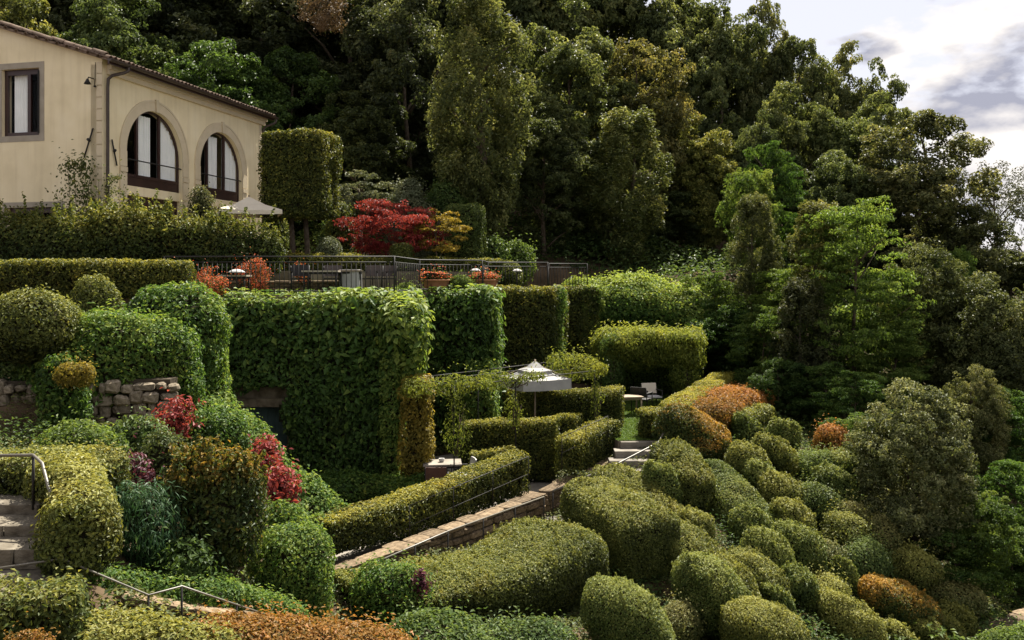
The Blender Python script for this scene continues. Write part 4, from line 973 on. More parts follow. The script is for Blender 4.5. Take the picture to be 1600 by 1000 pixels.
# wisteria arbour at the back of the lawn
ar = empty('arbour', at(1012, zpx(Z_LAWN, 32.5), 32.5)); tag(ar, 'iron arbour at the back of the lawn under the wisteria canopy', 'arbour')
for x, y in ((-1.6, -.8), (1.45, -.8), (-1.6, .9), (1.6, .9)):
    MB().tube([(x, y, -.1), (x, y, 1.9)], .035, 8).build('post', M['iron'], ar)
for y in (-.8, 0, .9): MB().tube([(-1.7, y, 1.9), (1.7, y, 1.9)], .025, 8).build('beam', M['iron'], ar)
hedge('wisteria', 'wisteria canopy lying on the arbour at the back of the lawn', 'climber', [(955, 574, 32.5, 1.32), (1020, 572, 32.3, 1.36), (1078, 574, 32.0, 1.36)], 2.4, 'wisteria', .13, 4.0, cap=.5, cover=2.9, lump=.17, lump_f=2.2, stray=.15, depth=.3, shrink=.25, droop=1.6, aspect=.35, ground=False, tint_base=.42, tint_top=.2)
mound('wisteria_vine', 'wisteria tassel hanging at the right post of the arbour', 'climber', 1052, 1092, 545, 618, 31.2, 'wisteria', .10, .8, lump=.2, cover=.9, core=False, stems=4, stray=.2, droop=1.6, aspect=.35, ground=False)
mound('wisteria_vine', 'wisteria tassel hanging at the left post of the arbour', 'climber', 936, 975, 530, 610, 31.6, 'green', .10, .8, lump=.2, cover=.9, core=False, stems=4, stray=.2, droop=1.6, aspect=.4, ground=False)
hedge('ivy_bank', 'broad ivy bank above the wisteria arbour, right of the last railing panel', 'ivy', [(925, 540, 38.5, 2.9), (1010, 545, 38.5, 3.1), (1085, 555, 38, 2.9), (1135, 570, 37.5, 2.6)], 5.4, 'ivy', .15, 2.1, cap=1.2, cover=3.0, lump=.22, lump_f=1.3, stray=.15, depth=.3, shrink=.25, tint_base=.60, tint_top=.25, droop=.6,
      tops=lambda P, N: .12 * np.clip(P[:, 2] + .9, 0, 1))

# topiary on the slope: swept bodies first, then domes
TP = 'clipped topiary on the steep slope'
SPK = dict(stray=.0, depth=.10, shrink=.09)
hedge('topiary', 'longest clipped topiary body, running beside the path in the foreground', 'topiary', [(604, 945, 13.9, .36), (668, 950, 14.5, .62), (735, 958, 15.2, .88), (810, 958, 16.1, 1.25), (866, 948, 17.0, 1.55)], 1.9, 'box', .050, 5.2, cap=.7, cap_p=2.8, group=TP, shoots=(260, .03, .10), lump=.06, lump_f=1.8, under=.72, cover=2.4, tint_top=.33, wend=1.1)
hedge('topiary', 'clipped topiary slab with a dark flat end, right of the longest body', 'topiary', [(932, 822, 19.2, .86), (975, 862, 18.4, 1.10), (1004, 895, 17.8, 1.26)], 1.55, 'box', .052, 5.5, cap=.42, cap_p=3.4, group=TP, shoots=(120, .03, .10), lump=.075, lump_f=1.8, under=.8, cover=2.3, tint_top=.33)
hedge('topiary', 'clipped ridge trailing down from the dark ended slab', 'topiary', [(1058, 880, 18.2, .72), (1115, 912, 17.8, .72), (1178, 955, 17.2, .62)], 1.15, 'box', .052, 3, cap=.6, group=TP, shoots=(90, .03, .10), lump=.085, tint_top=.2)
hedge('topiary', 'clipped slab curving down behind the dark ended slab', 'topiary', [(968, 790, 20.6, .80), (1020, 826, 19.9, .84), (1068, 850, 19.4, .62)], 1.2, 'box', .055, 3.6, cap=.6, group=TP, shoots=(120, .03, .10), lump=.075, tint_top=.33)
hedge('topiary', 'clipped oblong body right of the egg shaped dome', 'topiary', [(1050, 758, 21.8, 1.02), (1082, 793, 21.0, 1.02)], 1.15, 'box', .058, 3.6, cap=.45, group=TP, shoots=(90, .03, .10), lump=.085, tint_top=.33)
hedge('topiary', 'dark green clipped mass below the tall yellow green dome', 'topiary', [(1112, 780, 21.9, .90), (1150, 818, 21.0, .95), (1180, 845, 20.4, .80)], 1.2, 'boxgreen', .058, 3.4, cap=.5, group=TP, lump=.08, tint_top=.2)
hedge('orange_hedge', 'orange tipped broad hedge crest at the top of the slope', 'hedge', [(1088, 676, 26.3, .9), (1122, 660, 28.3, 1.0), (1160, 648, 30.4, 1.0)], 2.1, 'orange', .085, 3, cap=.6, lump=.08, tint_base=.52, stray=.06)
hedge('clipped_hedge', 'yellow green hedge edging the orange crest on its right', 'hedge', [(1152, 678, 26.6, .7), (1188, 668, 28.4, .8)], .9, 'box', .085, 3, cap=.5, lump=.06, tint_base=.55)
for px0, px1, yt, yb, d, mt, ryf, yaw, tb, nm, ct, lab in [
    (1034, 1138, 640, 740, 24.0, 'box', .9, .3, .46, 'topiary', 'topiary', 'tall yellow green clipped dome below the orange crest'),
    (1002, 1064, 720, 796, 20.6, 'boxgreen', .8, .2, .46, 'topiary', 'topiary', 'egg shaped clipped dome beside the path stairs'),
    (918, 1037, 922, 1050, 13.9, 'boxgreen', .9, 0, .50, 'topiary', 'topiary', 'glossy green clipped dome at the bottom edge, right of centre'),
    (1066, 1160, 872, 992, 16.0, 'boxgreen', 1.2, .5, .50, 'topiary', 'topiary', 'large leaning clipped dome below the trailing ridge'),
    (1110, 1185, 880, 968, 16.6, 'box', 1.0, .5, .48, 'topiary', 'topiary', 'clipped dome tucked behind the large leaning dome'),
    (1165, 1236, 826, 912, 18.5, 'boxgreen', 1.0, .3, .48, 'topiary', 'topiary', 'round clipped dome with a shaded left side on the middle of the slope'),
    (1142, 1262, 948, 1050, 14.9, 'box', .9, .2, .48, 'topiary', 'topiary', 'wide clipped dome cut by the bottom edge'),
    (1192, 1247, 914, 974, 16.6, 'boxgreen', 1.0, 0, .45, 'topiary', 'topiary', 'small clipped dome above the wide bottom dome'),
    (1140, 1232, 868, 950, 17.4, 'box', 1.0, .6, .46, 'topiary', 'topiary', 'clipped dome left of the round shaded dome, merging with the ridge'),
    (1208, 1284, 815, 898, 19.0, 'boxgreen', 1.0, .2, .46, 'topiary', 'topiary', 'clipped dome right of the round shaded dome'),
    (1228, 1278, 892, 952, 17.4, 'boxgreen', 1.0, .1, .44, 'topiary', 'topiary', 'small dark clipped dome below the middle of the slope'),
    (1286, 1380, 932, 1020, 17.0, 'box', .9, .1, .50, 'topiary', 'topiary', 'yellowish clipped dome at the bottom right'),
    (1354, 1458, 912, 985, 18.6, 'orangetop', .9, .1, .60, 'topiary', 'topiary', 'orange patched clipped dome below the bronze tree'),
    (1298, 1340, 872, 936, 19.0, 'boxgreen', .9, .1, .44, 'topiary', 'topiary', 'narrow dark clipped dome left of the orange patched dome'),
    (1198, 1248, 654, 710, 25.6, 'boxgreen', .9, .1, .46, 'topiary', 'topiary', 'small clipped dome at the upper right, beside the dark column tree'),
    (1134, 1202, 695, 772, 22.8, 'box', .9, .1, .46, 'topiary', 'topiary', 'clipped dome right of the tall yellow green dome'),
    (1146, 1188, 650, 698, 25.8, 'boxgreen', .9, .1, .40, 'topiary', 'topiary', 'small dark clipped dome right of the orange crest foot'),
    (1276, 1336, 738, 800, 22.0, 'boxgreen', .9, .1, .44, 'topiary', 'topiary', 'loose rounded dome on the right of the slope'),
    (1190, 1262, 745, 812, 21.6, 'box', .9, .1, .42, 'topiary', 'topiary', 'flat clipped dome in the upper middle of the slope'),
    (1236, 1302, 698, 752, 24.0, 'under', .9, .1, .52, 'shrub', 'shrub', 'dark rough shrub at the upper right of the slope'),
    (1162, 1222, 724, 782, 22.2, 'boxgreen', .9, .1, .44, 'topiary', 'topiary', 'clipped dome behind the flat one in the upper middle'),
    (1056, 1110, 792, 850, 19.4, 'box', 1.0, .2, .46, 'topiary', 'topiary', 'little clipped dome at the foot of the curving slab'),
    (1212, 1270, 782, 846, 20.4, 'box', .9, .1, .46, 'topiary', 'topiary', 'clipped dome just above the pair of round domes'),
    (1378, 1424, 976, 1024, 17.6, 'box', 1.6, .6, .46, 'topiary', 'topiary', 'first and lowest of the row of little striped domes'),
    (1412, 1458, 966, 1014, 18.2, 'box', 1.6, .6, .46, 'topiary', 'topiary', 'second of the row of little striped domes'),
    (1446, 1490, 955, 1004, 18.8, 'box', 1.6, .6, .46, 'topiary', 'topiary', 'third of the row of little striped domes'),
    (1474, 1514, 944, 994, 19.4, 'box', 1.6, .6, .46, 'topiary', 'topiary', 'fourth and highest of the row of little striped domes'),
    (1262, 1310, 845, 905, 19.6, 'cover', 1.0, .1, .46, 'shrub', 'shrub', 'straw green low shrub between the slope domes'),
    (1300, 1360, 775, 850, 21.0, 'cover', 1.0, .1, .48, 'shrub', 'shrub', 'straw green low shrub left of the round bronze tree'),
    (1275, 1330, 660, 735, 25.0, 'orange', 1.0, .1, .42, 'shrub', 'shrub', 'orange tipped loose shrub at the upper right of the slope'),
    (1335, 1395, 690, 770, 23.4, 'box', 1.0, .1, .44, 'shrub', 'shrub', 'yellow green loose shrub touching the round bronze tree'),
    (1320, 1380, 850, 910, 19.8, 'under', 1.0, .1, .50, 'shrub', 'shrub', 'dark low shrub under the round bronze tree'),
    (1440, 1530, 905, 965, 20.2, 'cover', 1.0, .1, .46, 'shrub', 'shrub', 'straw green low shrub above the wall at the bottom right'),
    (1148, 1216, 798, 872, 19.9, 'boxgreen', 1.0, .3, .46, 'topiary', 'topiary', 'clipped dome under the dark green mass, above the round shaded dome'),
    (1286, 1346, 800, 866, 20.6, 'box', 1.0, .1, .44, 'shrub', 'shrub', 'yellow green rough shrub right of the pair of round domes'),
    (1336, 1402, 800, 872, 20.8, 'cover', 1.0, .1, .52, 'shrub', 'shrub', 'straw coloured shrub at the foot of the round bronze tree'),
    (1178, 1240, 686, 746, 23.8, 'box', 1.0, .1, .44, 'topiary', 'topiary', 'clipped dome right of the one beside the tall yellow green dome'),
    (1396, 1462, 856, 918, 20.2, 'box', 1.0, .1, .46, 'shrub', 'shrub', 'yellow green shrub just above the orange patched dome'),
    (1254, 1322, 896, 955, 18.2, 'box', 1.0, .1, .50, 'shrub', 'shrub', 'yellow green rough shrub above the yellowish dome at the bottom right'),
    (1296, 1352, 700, 770, 23.6, 'boxgreen', 1.0, .1, .46, 'shrub', 'shrub', 'green shrub below the orange tipped loose one'),
    (1040, 1088, 955, 1010, 15.4, 'cover', 1.0, .1, .50, 'shrub', 'shrub', 'straw tufted low shrub between the two bottom domes'),
    (1240, 1300, 760, 820, 21.6, 'boxgreen', 1.0, .1, .42, 'shrub', 'shrub', 'loose green shrub on the right flank of the slope'),
    ]:
    gx_ = (px1 - px0) * .07; px0 -= gx_; px1 += gx_; yt -= gx_ * .6
    kw = dict(lump=.06, tint_base=tb, tint_top=.38, stray=.0)
    if ct == 'shrub': kw.update(lump=.14, stray=.16, lump_f=2.6)
    else: kw.update(group=TP, tilt=.38, pv=2.7, lump=.085, lump_f=3.4, shoots=(60, .03, .09))
    if mt == 'orangetop' and ct == 'topiary': kw['tops'] = lambda P, N: .35 * np.clip(-(P[:, 0] - 7.6) / .5, -.4, 1)
    if lab.startswith('tall yellow green'):
        mt = 'orangetop'; kw['tint_base'] = .38; kw['tops'] = lambda P, N: .30 * np.clip((P[:, 0] - 4.6) / .5, -.3, 1) * (N[:, 2] > .2)
    mound(nm, lab, ct, px0, px1, yt, yb, d, mt, None, ryf, yaw, low=.42, taper=.8, **kw)
mound('loose_shrub', 'loose yellow tipped shrub on thin stems at the near end of the path', 'shrub', 556, 682, 880, 1000, 13.4, 'ivy', .065, .7, lump=.12, stray=.15, tint_base=.52, low=.55)
mound('purple_shrub', 'purple sprig on the longest topiary body', 'shrub', 640, 672, 882, 925, 13.2, 'purple', .06, .8, lump=.08, stray=.15, cover=1.2, ground=False)
mound('low_shrub', 'bright green low plants at the bottom edge right of the orange hedge', 'shrub', 588, 790, 968, 1050, 12.2, 'green', .08, .8, lump=.12, stray=.15, tint_base=.42)
mound('low_shrub', 'green low plants in front of the longest topiary body', 'shrub', 740, 900, 975, 1050, 13.2, 'under', .07, .8, lump=.12, stray=.12)
_ls = bpy.data.objects['loose_shrub']
for i in range(14):
    x = random.uniform(-.55, .25); y = random.uniform(-.45, -.1); b_ = Vector((x, y, -.05)); t2 = Vector((x * 1.3 + random.uniform(-.08, .08), y + .1, .62))
    MB().tube([b_, (b_ + t2) / 2 + Vector((.02, 0, 0)), t2], [.014, .011, .006], 5).build('stem', M['bark'], _ls)

# ------------------------------------------------------------------ stone walls: every stone its own piece
def wall_run(name, label, a, b_, h0, h1, thick, nc, mat, cap=True, lmin=.22, lmax=.5, capmat=None):
    a, b_ = np.array(a, float), np.array(b_, float)          # top edge points; h = height below them
    D = b_ - a; ln = math.hypot(D[0], D[1]); t_ = np.array([D[0] / ln, D[1] / ln, 0]); rz = math.atan2(D[1], D[0]); ry = -math.atan2(D[2], ln)
    e = empty(name, a - [0, 0, h0]); tag(e, label, 'wall'); O = np.array(e.location)
    nrm = np.array([t_[1], -t_[0], 0])
    mb = MB(); q = thick * .40
    v = []
    for p, h in ((a, h0), (b_, h1)):
        for sgn in (-1, 1):
            for z in (-h - .3, -.03): v.append(p + nrm * q * sgn + [0, 0, z] - O)
    mb.add(v, [(0, 1, 3, 2), (4, 6, 7, 5), (0, 4, 5, 1), (2, 3, 7, 6), (1, 5, 7, 3), (0, 2, 6, 4)]).build('wall_core', M['joint'], e)
    ch = .085 if cap else 0.
    for k in range(nc):
        s = 0.
        while s < ln:
            w = min(random.uniform(lmin, lmax), ln - s + .05)
            f = (s + w / 2) / ln; H = (h0 + (h1 - h0) * f - ch) / nc
            z = a[2] + D[2] * f - ch - H * (nc - k - .5)
            dep = thick * random.uniform(.94, 1.08)
            put_stone(e, mat, a + t_ * (s + w / 2) * 1 + [0, 0, z - a[2]] - O, (w * .97, dep, H * random.uniform(.90, .99)), rz + random.uniform(-.03, .03), ry + random.uniform(-.03, .03))
            s += w
    if cap:
        s = 0.
        while s < ln:
            w = min(random.uniform(.4, .75), ln - s + .03); f = (s + w / 2) / ln
            put_stone(e, capmat or mat, a + t_ * (s + w / 2) + [0, 0, D[2] * f - ch * .45] - O, (w * .985, thick * random.uniform(1.12, 1.2), ch * random.uniform(.95, 1.15)), rz + random.uniform(-.02, .02), ry, name='cap_stone')
            s += w
    return e
wall_run('path_wall', 'low stone wall under the long clipped hedge beside the path', at(519, 890, 16.5), at(842, 770, 21.5), .42, .66, .36, 3, 'wallstone')
wall_run('path_wall', 'taller stone wall rising to the lawn under the sloping clipped hedge', at(850, 767, 22.0), at(968, 706, 24.9), .68, .92, .38, 4, 'wallstone', lmin=.18, lmax=.34)
wall_run('path_wall', 'short cross wall where the two path walls meet', at(815, 768, 22.6), at(848, 775, 21.8), .6, .7, .34, 4, 'wallstone', lmin=.18, lmax=.3)
wall_run('path_wall', 'short stone pier at the foot of the lawn steps', at(965, 705, 25.1), at(990, 708, 24.3), .75, .8, .40, 4, 'wallstone', lmin=.2, lmax=.4)
wall_run('low_wall', 'low stone wall below the lower handrail at the bottom left', at(188, 926, 9.75), at(400, 962, 10.7), .42, .42, .34, 3, 'wallstone', lmin=.16, lmax=.36)
wall_run('low_wall', 'low stone kerb wall at the bottom right corner', at(1470, 1010, 18.2), at(1630, 948, 21.4), .35, .42, .36, 3, 'wallstone', lmin=.2, lmax=.4)
wall_run('low_wall', 'low stone wall on the upper terrace behind the railing', (-9.3, 26.9, -.08), (-5.1, 28.2, -.08), .42, .42, .34, 3, 'wallstone')
# dry stone wall in the left bank: larger, uneven stones in rough courses
dw = empty('dry_stone_wall', at(-40, 690, 16.2)); tag(dw, 'rough dry stone wall with large pale stones at the left, under the ivy bank', 'wall')
O = np.array(dw.location); a0 = at(-60, 690, 16.0); a1 = at(262, 680, 17.0); Dv = a1 - a0; ln = np.linalg.norm(Dv); rz = math.atan2(Dv[1], Dv[0])
MB().add([(p + np.array([0, y, z]) - O) for p in (a0, a1) for y in (.12, .5) for z in (-.5, 1.05)], [(0, 1, 3, 2), (4, 6, 7, 5), (0, 4, 5, 1), (2, 3, 7, 6), (1, 5, 7, 3), (0, 2, 6, 4)]).build('wall_core', M['joint'], dw)
z = -.12
while z < 1.0:
    hrow = random.uniform(.13, .24); s = random.uniform(-.2, 0)
    while s < ln:
        w = random.uniform(.12, .30) * random.choice((1, 1, 1.5)); hh = hrow * random.uniform(.7, 1.35)
        p = a0 + Dv * ((s + w / 2) / ln) + np.array([0, random.uniform(.02, .10), z + hrow / 2 + random.uniform(-.03, .03)]) - O
        put_stone(dw, 'stone', p, (w * .98, .34, hh), rz + random.uniform(-.08, .08), random.uniform(-.18, .18), name='rough_stone')
        s += w
    z += hrow * .94

# ------------------------------------------------------------------ steps
def steps(name, label, pts, mat='paving'):
    """pts: (x0, x1, yfront, depth, ztop, height, rz)"""
    e = empty(name, (pts[0][0], pts[0][2], pts[0][4] - pts[0][5])); tag(e, label, 'steps'); O = np.array(e.location)
    for x0, x1, y, dp, zt, h in pts:
        s = x0
        while s < x1 - .1:
            w = min(random.uniform(.55, .95), x1 - s)
            put_stone(e, mat, np.array([s + w / 2, y + dp / 2, zt - h / 2]) - O, (w * .99, dp * 1.04, h), random.uniform(-.01, .01), random.uniform(-.008, .008), name='step')
            s += w
    return e
steps('stone_steps', 'worn stone steps at the left edge beside the yellow topped hedge', [
    (-6.6, -4.45, 8.55, .80, -3.02, .12), (-6.6, -4.78, 9.30, .50, -2.81, .21), (-6.7, -5.12, 9.75, .50, -2.69, .22), (-6.8, -5.40, 10.2, .5, -2.57, .25)], mat='stepstone')
fs = []
for i in range(8):
    fs.append((1.55 + i * .20, 3.15 + i * .17, 21.5 + i * .40, .44, -5.66 + i * .175, .24))
steps('garden_stairs', 'grey stone stairs climbing from the path to the lawn', fs)

# ------------------------------------------------------------------ handrails
def handrail(label, pts, post_h, mat='steel', r=.016, posts=None, second=None, pr=.016):
    P = [at(*q) for q in pts]; e = empty('handrail', P[0] - [0, 0, post_h]); tag(e, label, 'handrail'); O = np.array(e.location)
    MB().tube([p - O for p in P], r, 8).build('rail', M[mat], e)
    if second: MB().tube([p - O - [0, 0, second] for p in P], r * .7, 6).build('lower_rail', M['iron'], e)
    ps = posts
    if ps is None:
        ps = []
        for p, q in zip(P[:-1], P[1:]):
            n = max(1, int(round(np.linalg.norm(q - p) / 1.35))); ps += [p + (q - p) * i / n for i in range(n)]
        ps.append(P[-1])
    else: ps = [at(*q) for q in posts]
    for p in ps: MB().tube([p - O - [0, 0, .005], p - O - [0, 0, post_h]], pr, 6).build('post', M['iron'], e)
    return e
handrail('handrail along the near side of the path in front of the stone wall', [(524, 906, 14.2), (700, 830, 17.2), (850, 776, 20.0)], .92)
handrail('handrail of the stairs that climb to the lawn', [(864, 767, 20.3), (966, 724, 21.8), (1028, 692, 23.2), (1044, 664, 23.9)], .80, r=.022)
handrail('thin rail in front of the long clipped hedge', [(640, 790, 18.45), (826, 713, 21.5)], .95, r=.009, second=.42, mat='iron', pr=.010)
handrail('thin rail in front of the hedge that rises along the upper path wall', [(878, 683, 22.5), (950, 650, 24.4)], .9, r=.009, second=.4, mat='iron', pr=.010)
handrail('lower handrail bending twice at the bottom left', [(-30, 892, 8.9), (97, 873, 9.1), (232, 930, 9.25), (284, 916, 9.4), (450, 972, 10.2)], .62, r=.011, posts=[(97, 873, 9.1), (232, 930, 9.25), (284, 916, 9.4), (370, 945, 9.8)], second=.40, pr=.012)
handrail('curved handrail at the right side of the stone steps', [(-20, 712, 10.4), (52, 711, 10.2), (66, 724, 10.05), (78, 770, 9.8), (86, 812, 9.55)], .62, r=.018, posts=[(86, 812, 9.55), (52, 711, 10.2)])

# ------------------------------------------------------------------ railing of the upper terrace
RL = [(-9.6, 24.75), (-3.25, 24.75), (-3.0, 29.1), (-1.0, 30.1), (-.9, 33.5), (1.35, 33.95), (1.5, 36.5), (3.1, 36.95)]
ra = empty('terrace_railing', (RL[0][0], RL[0][1], Z_UP)); tag(ra, 'dark iron railing with thin balusters along the upper terrace edge', 'railing')
O = np.array([RL[0][0], RL[0][1], 0]); bal = None; acc = 0
P3 = [np.array([x, y, 0.]) - O for x, y in RL]
MB().tube([p + [0, 0, 1.05] for p in P3], .024, 6).build('top_rail', M['iron'], ra)
MB().tube([p + [0, 0, .90] for p in P3], .014, 6).build('middle_rail', M['iron'], ra)
MB().tube([p + [0, 0, .10] for p in P3], .016, 6).build('bottom_rail', M['iron'], ra)
bme = MB().tube([(0, 0, 0), (0, 0, .90)], .011, 5).build('baluster', M['iron'], ra); bal_me = bme.data; bpy.data.objects.remove(bme)
pme = MB().tube([(0, 0, -.05), (0, 0, 1.06)], .024, 6).build('post', M['iron'], ra); post_me = pme.data; bpy.data.objects.remove(pme)
for p, q in zip(P3[:-1], P3[1:]):
    Ln = np.linalg.norm(q - p); n = int(Ln / (.135 if abs(q[0] - p[0]) > abs(q[1] - p[1]) else .34))
    for i in range(n + 1):
        o = link('baluster' if i else 'post', bal_me if i else post_me, ra); o.location = p + (q - p) * i / (n + 1)
o = link('post', post_me, ra); o.location = P3[-1]

# ------------------------------------------------------------------ parasols
def parasol(label, c, half, rim, apex, floor, mat, tiers=1, valance=.14, rz=.3):
    e = empty('parasol', (c[0], c[1], floor), rz); tag(e, label, 'parasol')
    z0, z1 = rim - floor, apex - floor
    n = 8
    def cloth(h0, za, h1, zb, val):
        mb = MB(); V = []
        for (h, z) in ((h0, za), ((h0 + h1) / 2, (za + zb) / 2 - .05), (h1, zb)) + (((h1 * 1.005, zb - val),) if val else ()):
            for k in range(4):
                x0, y0 = [(1, -1), (1, 1), (-1, 1), (-1, -1)][k]; x1_, y1_ = [(1, -1), (1, 1), (-1, 1), (-1, -1)][(k + 1) % 4]
                for i in range(n):
                    f = i / n; sag = 1 - .035 * math.sin(math.pi * f)
                    V.append(((x0 + (x1_ - x0) * f) * h * sag, (y0 + (y1_ - y0) * f) * h * sag, z - .03 * math.sin(math.pi * f) * h))
        k4 = 4 * n; rows_ = len(V) // k4
        fc = [(r_ * k4 + i, r_ * k4 + (i + 1) % k4, (r_ + 1) * k4 + (i + 1) % k4, (r_ + 1) * k4 + i) for r_ in range(rows_ - 1) for i in range(k4)]
        return mb.add(V, fc)
    if tiers == 2:
        cloth(.03, z1, half * .48, z1 - .26, .05).build('canopy_cap', M[mat], e, fix=False)
        cloth(half * .36, z1 - .27, half, z0, valance).build('canopy', M[mat], e, fix=False)
    else: cloth(.02, z1, half, z0, valance).build('canopy', M[mat], e, fix=False)
    MB().tube([(0, 0, 0), (0, 0, z1 + .06)], .028, 8).build('pole', M['wood'], e)
    MB().box(-.3, .3, -.3, .3, -.02, .06).build('base', M['paving'], e)
    for k in range(4):
        x, y = [(1, -1), (1, 1), (-1, 1), (-1, -1)][k]
        MB().tube([(0, 0, z1 - .06), (x * half * .97, y * half * .97, z0 - .02)], .012, 5).build('rib', M['wood'], e)
parasol('cream parasol in front of the villa above the laurel hedge', at(389, 320, 31.0), 1.02, 2.33, 2.82, Z_HT, 'canvas', rz=.35)
parasol('white two tiered parasol on the lower terrace behind the clipped hedges', at(836, 580, 27.0),   .80, -2.98, -2.50, -5.42, 'linen', 2, .30, rz=.45)

# ------------------------------------------------------------------ furniture
def table(label, c, w, dpt, h, top, leg, rz=0., cloth=None):
    e = empty('table', c, rz); tag(e, label, 'table')
    MB().box(-w / 2, w / 2, -dpt / 2, dpt / 2, h - .045, h).build('tabletop', M[top], e)
    MB().box(-w / 2 + .06, w / 2 - .06, -dpt / 2 + .06, dpt / 2 - .06, h - .11, h - .047).build('apron', M[leg], e)
    for x in (-1, 1):
        for y in (-1, 1): MB().tube([(x * (w / 2 - .07), y * (dpt / 2 - .07), 0), (x * (w / 2 - .07), y * (dpt / 2 - .07), h - .05)], .028, 6).build('leg', M[leg], e)
    return e
def cloth_on(label, c, w, h, drop):
    mb = MB(); n = 40; V = [(0, 0, h + .012)]
    prof = [(.55, h + .012, 0), (.98, h + .012, 0), (1.0, h - .02, .0), (1.02, h - drop * .5, .03), (1.05, h - drop, .06)]
    for (k, z, a) in prof:
        for i in range(n):
            t_ = 2 * math.pi * i / n; q = (abs(math.cos(t_)) ** 8 + abs(math.sin(t_)) ** 8) ** (-1 / 8) * w / 2 * (k + a * math.sin(i * .95) * .5)
            V.append((q * math.cos(t_), q * math.sin(t_), z))
    f = [(0, 1 + i, 1 + (i + 1) % n) for i in range(n)] + [(1 + r_ * n + i, 1 + r_ * n + (i + 1) % n, 1 + (r_ + 1) * n + (i + 1) % n, 1 + (r_ + 1) * n + i) for r_ in range(4) for i in range(n)]
    o = mb.add(V, f, True).build('tablecloth', M['linen'], None, fix=False); o.location = [float(x) for x in c]
    tag(o, label, 'tablecloth')
def chair(label, c, rz, seatm, backm, legm, arms=True, hb=.86):
    e = empty('chair', c, rz); tag(e, label, 'chair')
    MB().box(-.26, .26, -.24, .24, .42, .46).build('seat', M[seatm], e)
    mb = MB(); n = 6; V = []
    for zz, yy in ((.52, .23), (hb, .30)):
        for q in (0, .03):
            for i in range(n + 1): x = -.26 + .52 * i / n; V.append((x, yy + q + .03 * (1 - (x / .26) ** 2), zz))
    k = n + 1
    f = []
    for i in range(n):
        f += [(i, i + 1, 2 * k + i + 1, 2 * k + i), (k + i, 3 * k + i, 3 * k + i + 1, k + i + 1), (2 * k + i, 2 * k + i + 1, 3 * k + i + 1, 3 * k + i), (i, k + i, k + i + 1, i + 1)]
    f += [(0, 2 * k, 3 * k, k), (n, k + n, 3 * k + n, 2 * k + n)]
    mb.add(V, f).build('backrest', M[backm], e)
    for x in (-.27, .27):
        MB().tube([(x, -.22, 0), (x, -.22, .64 if arms else .43)], .016, 6).build('leg', M[legm], e)
        MB().tube([(x, .22, 0), (x, .24, .46), (x, .31, hb - .02)], .016, 6).build('leg', M[legm], e)
        if arms: MB().box(x - .025, x + .025, -.25, .26, .64, .665).build('armrest', M[legm], e)
g_ = lambda px, d, z: np.array([(px - CX) / F * d, d, z])
table('grey table on the lower terrace left of the pergola post', g_(691, 23.1, Z_LOW), .98, .72, .82, 'paving', 'iron', .1)
b_ = MB().lathe([(.0, .0), (.05, .0), (.07, .04), (.075, .09), (.066, .09), (.06, .04), (.0, .015)], 16).build('bowl', M['white']); b_.location = g_(690, 23.1, Z_LOW + .822); tag(b_, 'small white bowl standing on the grey table', 'bowl')
chair('rust brown chair pushed under the near side of the grey table', g_(683, 22.55, Z_LOW), math.pi, 'rust', 'rust', 'iron')
chair('pale chair at the right end of the grey table', g_(722, 23.3, Z_LOW), -1.3, 'white', 'white', 'iron')
chair('chair with white canvas back on the lawn under the arbour', g_(1019, 30.2, Z_LAWN), .25, 'white', 'canvas', 'iron')
chair('dark chair just in front of the white backed one on the lawn', g_(1003, 29.6, Z_LAWN), 2.6, 'iron', 'iron', 'iron')
table('wooden table on the lawn left of the white backed chair', g_(984, 29.0, Z_LAWN), .75, .6, .62, 'wood', 'wood', .2)
table('low white side table beside the parasol pole', g_(858, 26.6, -5.3), .7, .7, 1.0, 'white', 'iron', .2)
table('dark framed terrace table left of the cloth covered one', g_(503, 26.2, Z_UP), 1.05, .8, .68, 'greystone', 'iron', .05)
table('terrace table under a white cloth behind the railing', g_(548, 26.8, Z_UP), .72, .72, .70, 'wood', 'iron', .2)
cloth_on('white cloth hanging to the ground over a terrace table behind the railing', g_(548, 26.8, Z_UP), .60, .70, .58)
table('small dark terrace table near the left end of the railing', g_(366, 26.2, Z_UP), .85, .7, .55, 'greystone', 'iron', .05)
chair('grey chair left of the cloth covered terrace table', g_(520, 27.6, Z_UP), .2, 'iron', 'metal', 'iron')
chair('grey chair right of the cloth covered terrace table', g_(580, 27.4, Z_UP), -.2, 'iron', 'metal', 'iron')
chair('grey chair at the corner where the railing turns back', g_(600, 28.0, Z_UP), -.5, 'iron', 'metal', 'iron')
chair('dark chair at the dark framed terrace table', g_(470, 26.7, Z_UP), .3, 'iron', 'iron', 'iron')
for lab, c, r in (('white mushroom lamp at the left end of the terrace railing', g_(370, 25.9, Z_UP), .24), ('white mushroom lamp behind the right flower bowl', g_(743, 33.0, Z_UP), .20), ('white mushroom lamp right of the flower bowls', g_(808, 34.6, Z_UP), .20)):
    e = empty('mushroom_lamp', c); tag(e, lab, 'lamp', 'mushroom lamps on the terrace')
    hh = .72 if c[0] > -5 else .62
    MB().tube([(0, 0, 0), (0, 0, hh - .02)], .022, 8).build('stem', M['iron'], e)
    MB().lathe([(.0, .10), (r * .5, .085), (r * .9, .03), (r, .0), (r * .92, -.005), (.0, .02)], 20, (0, 0, hh)).build('cap', M['white'], e)
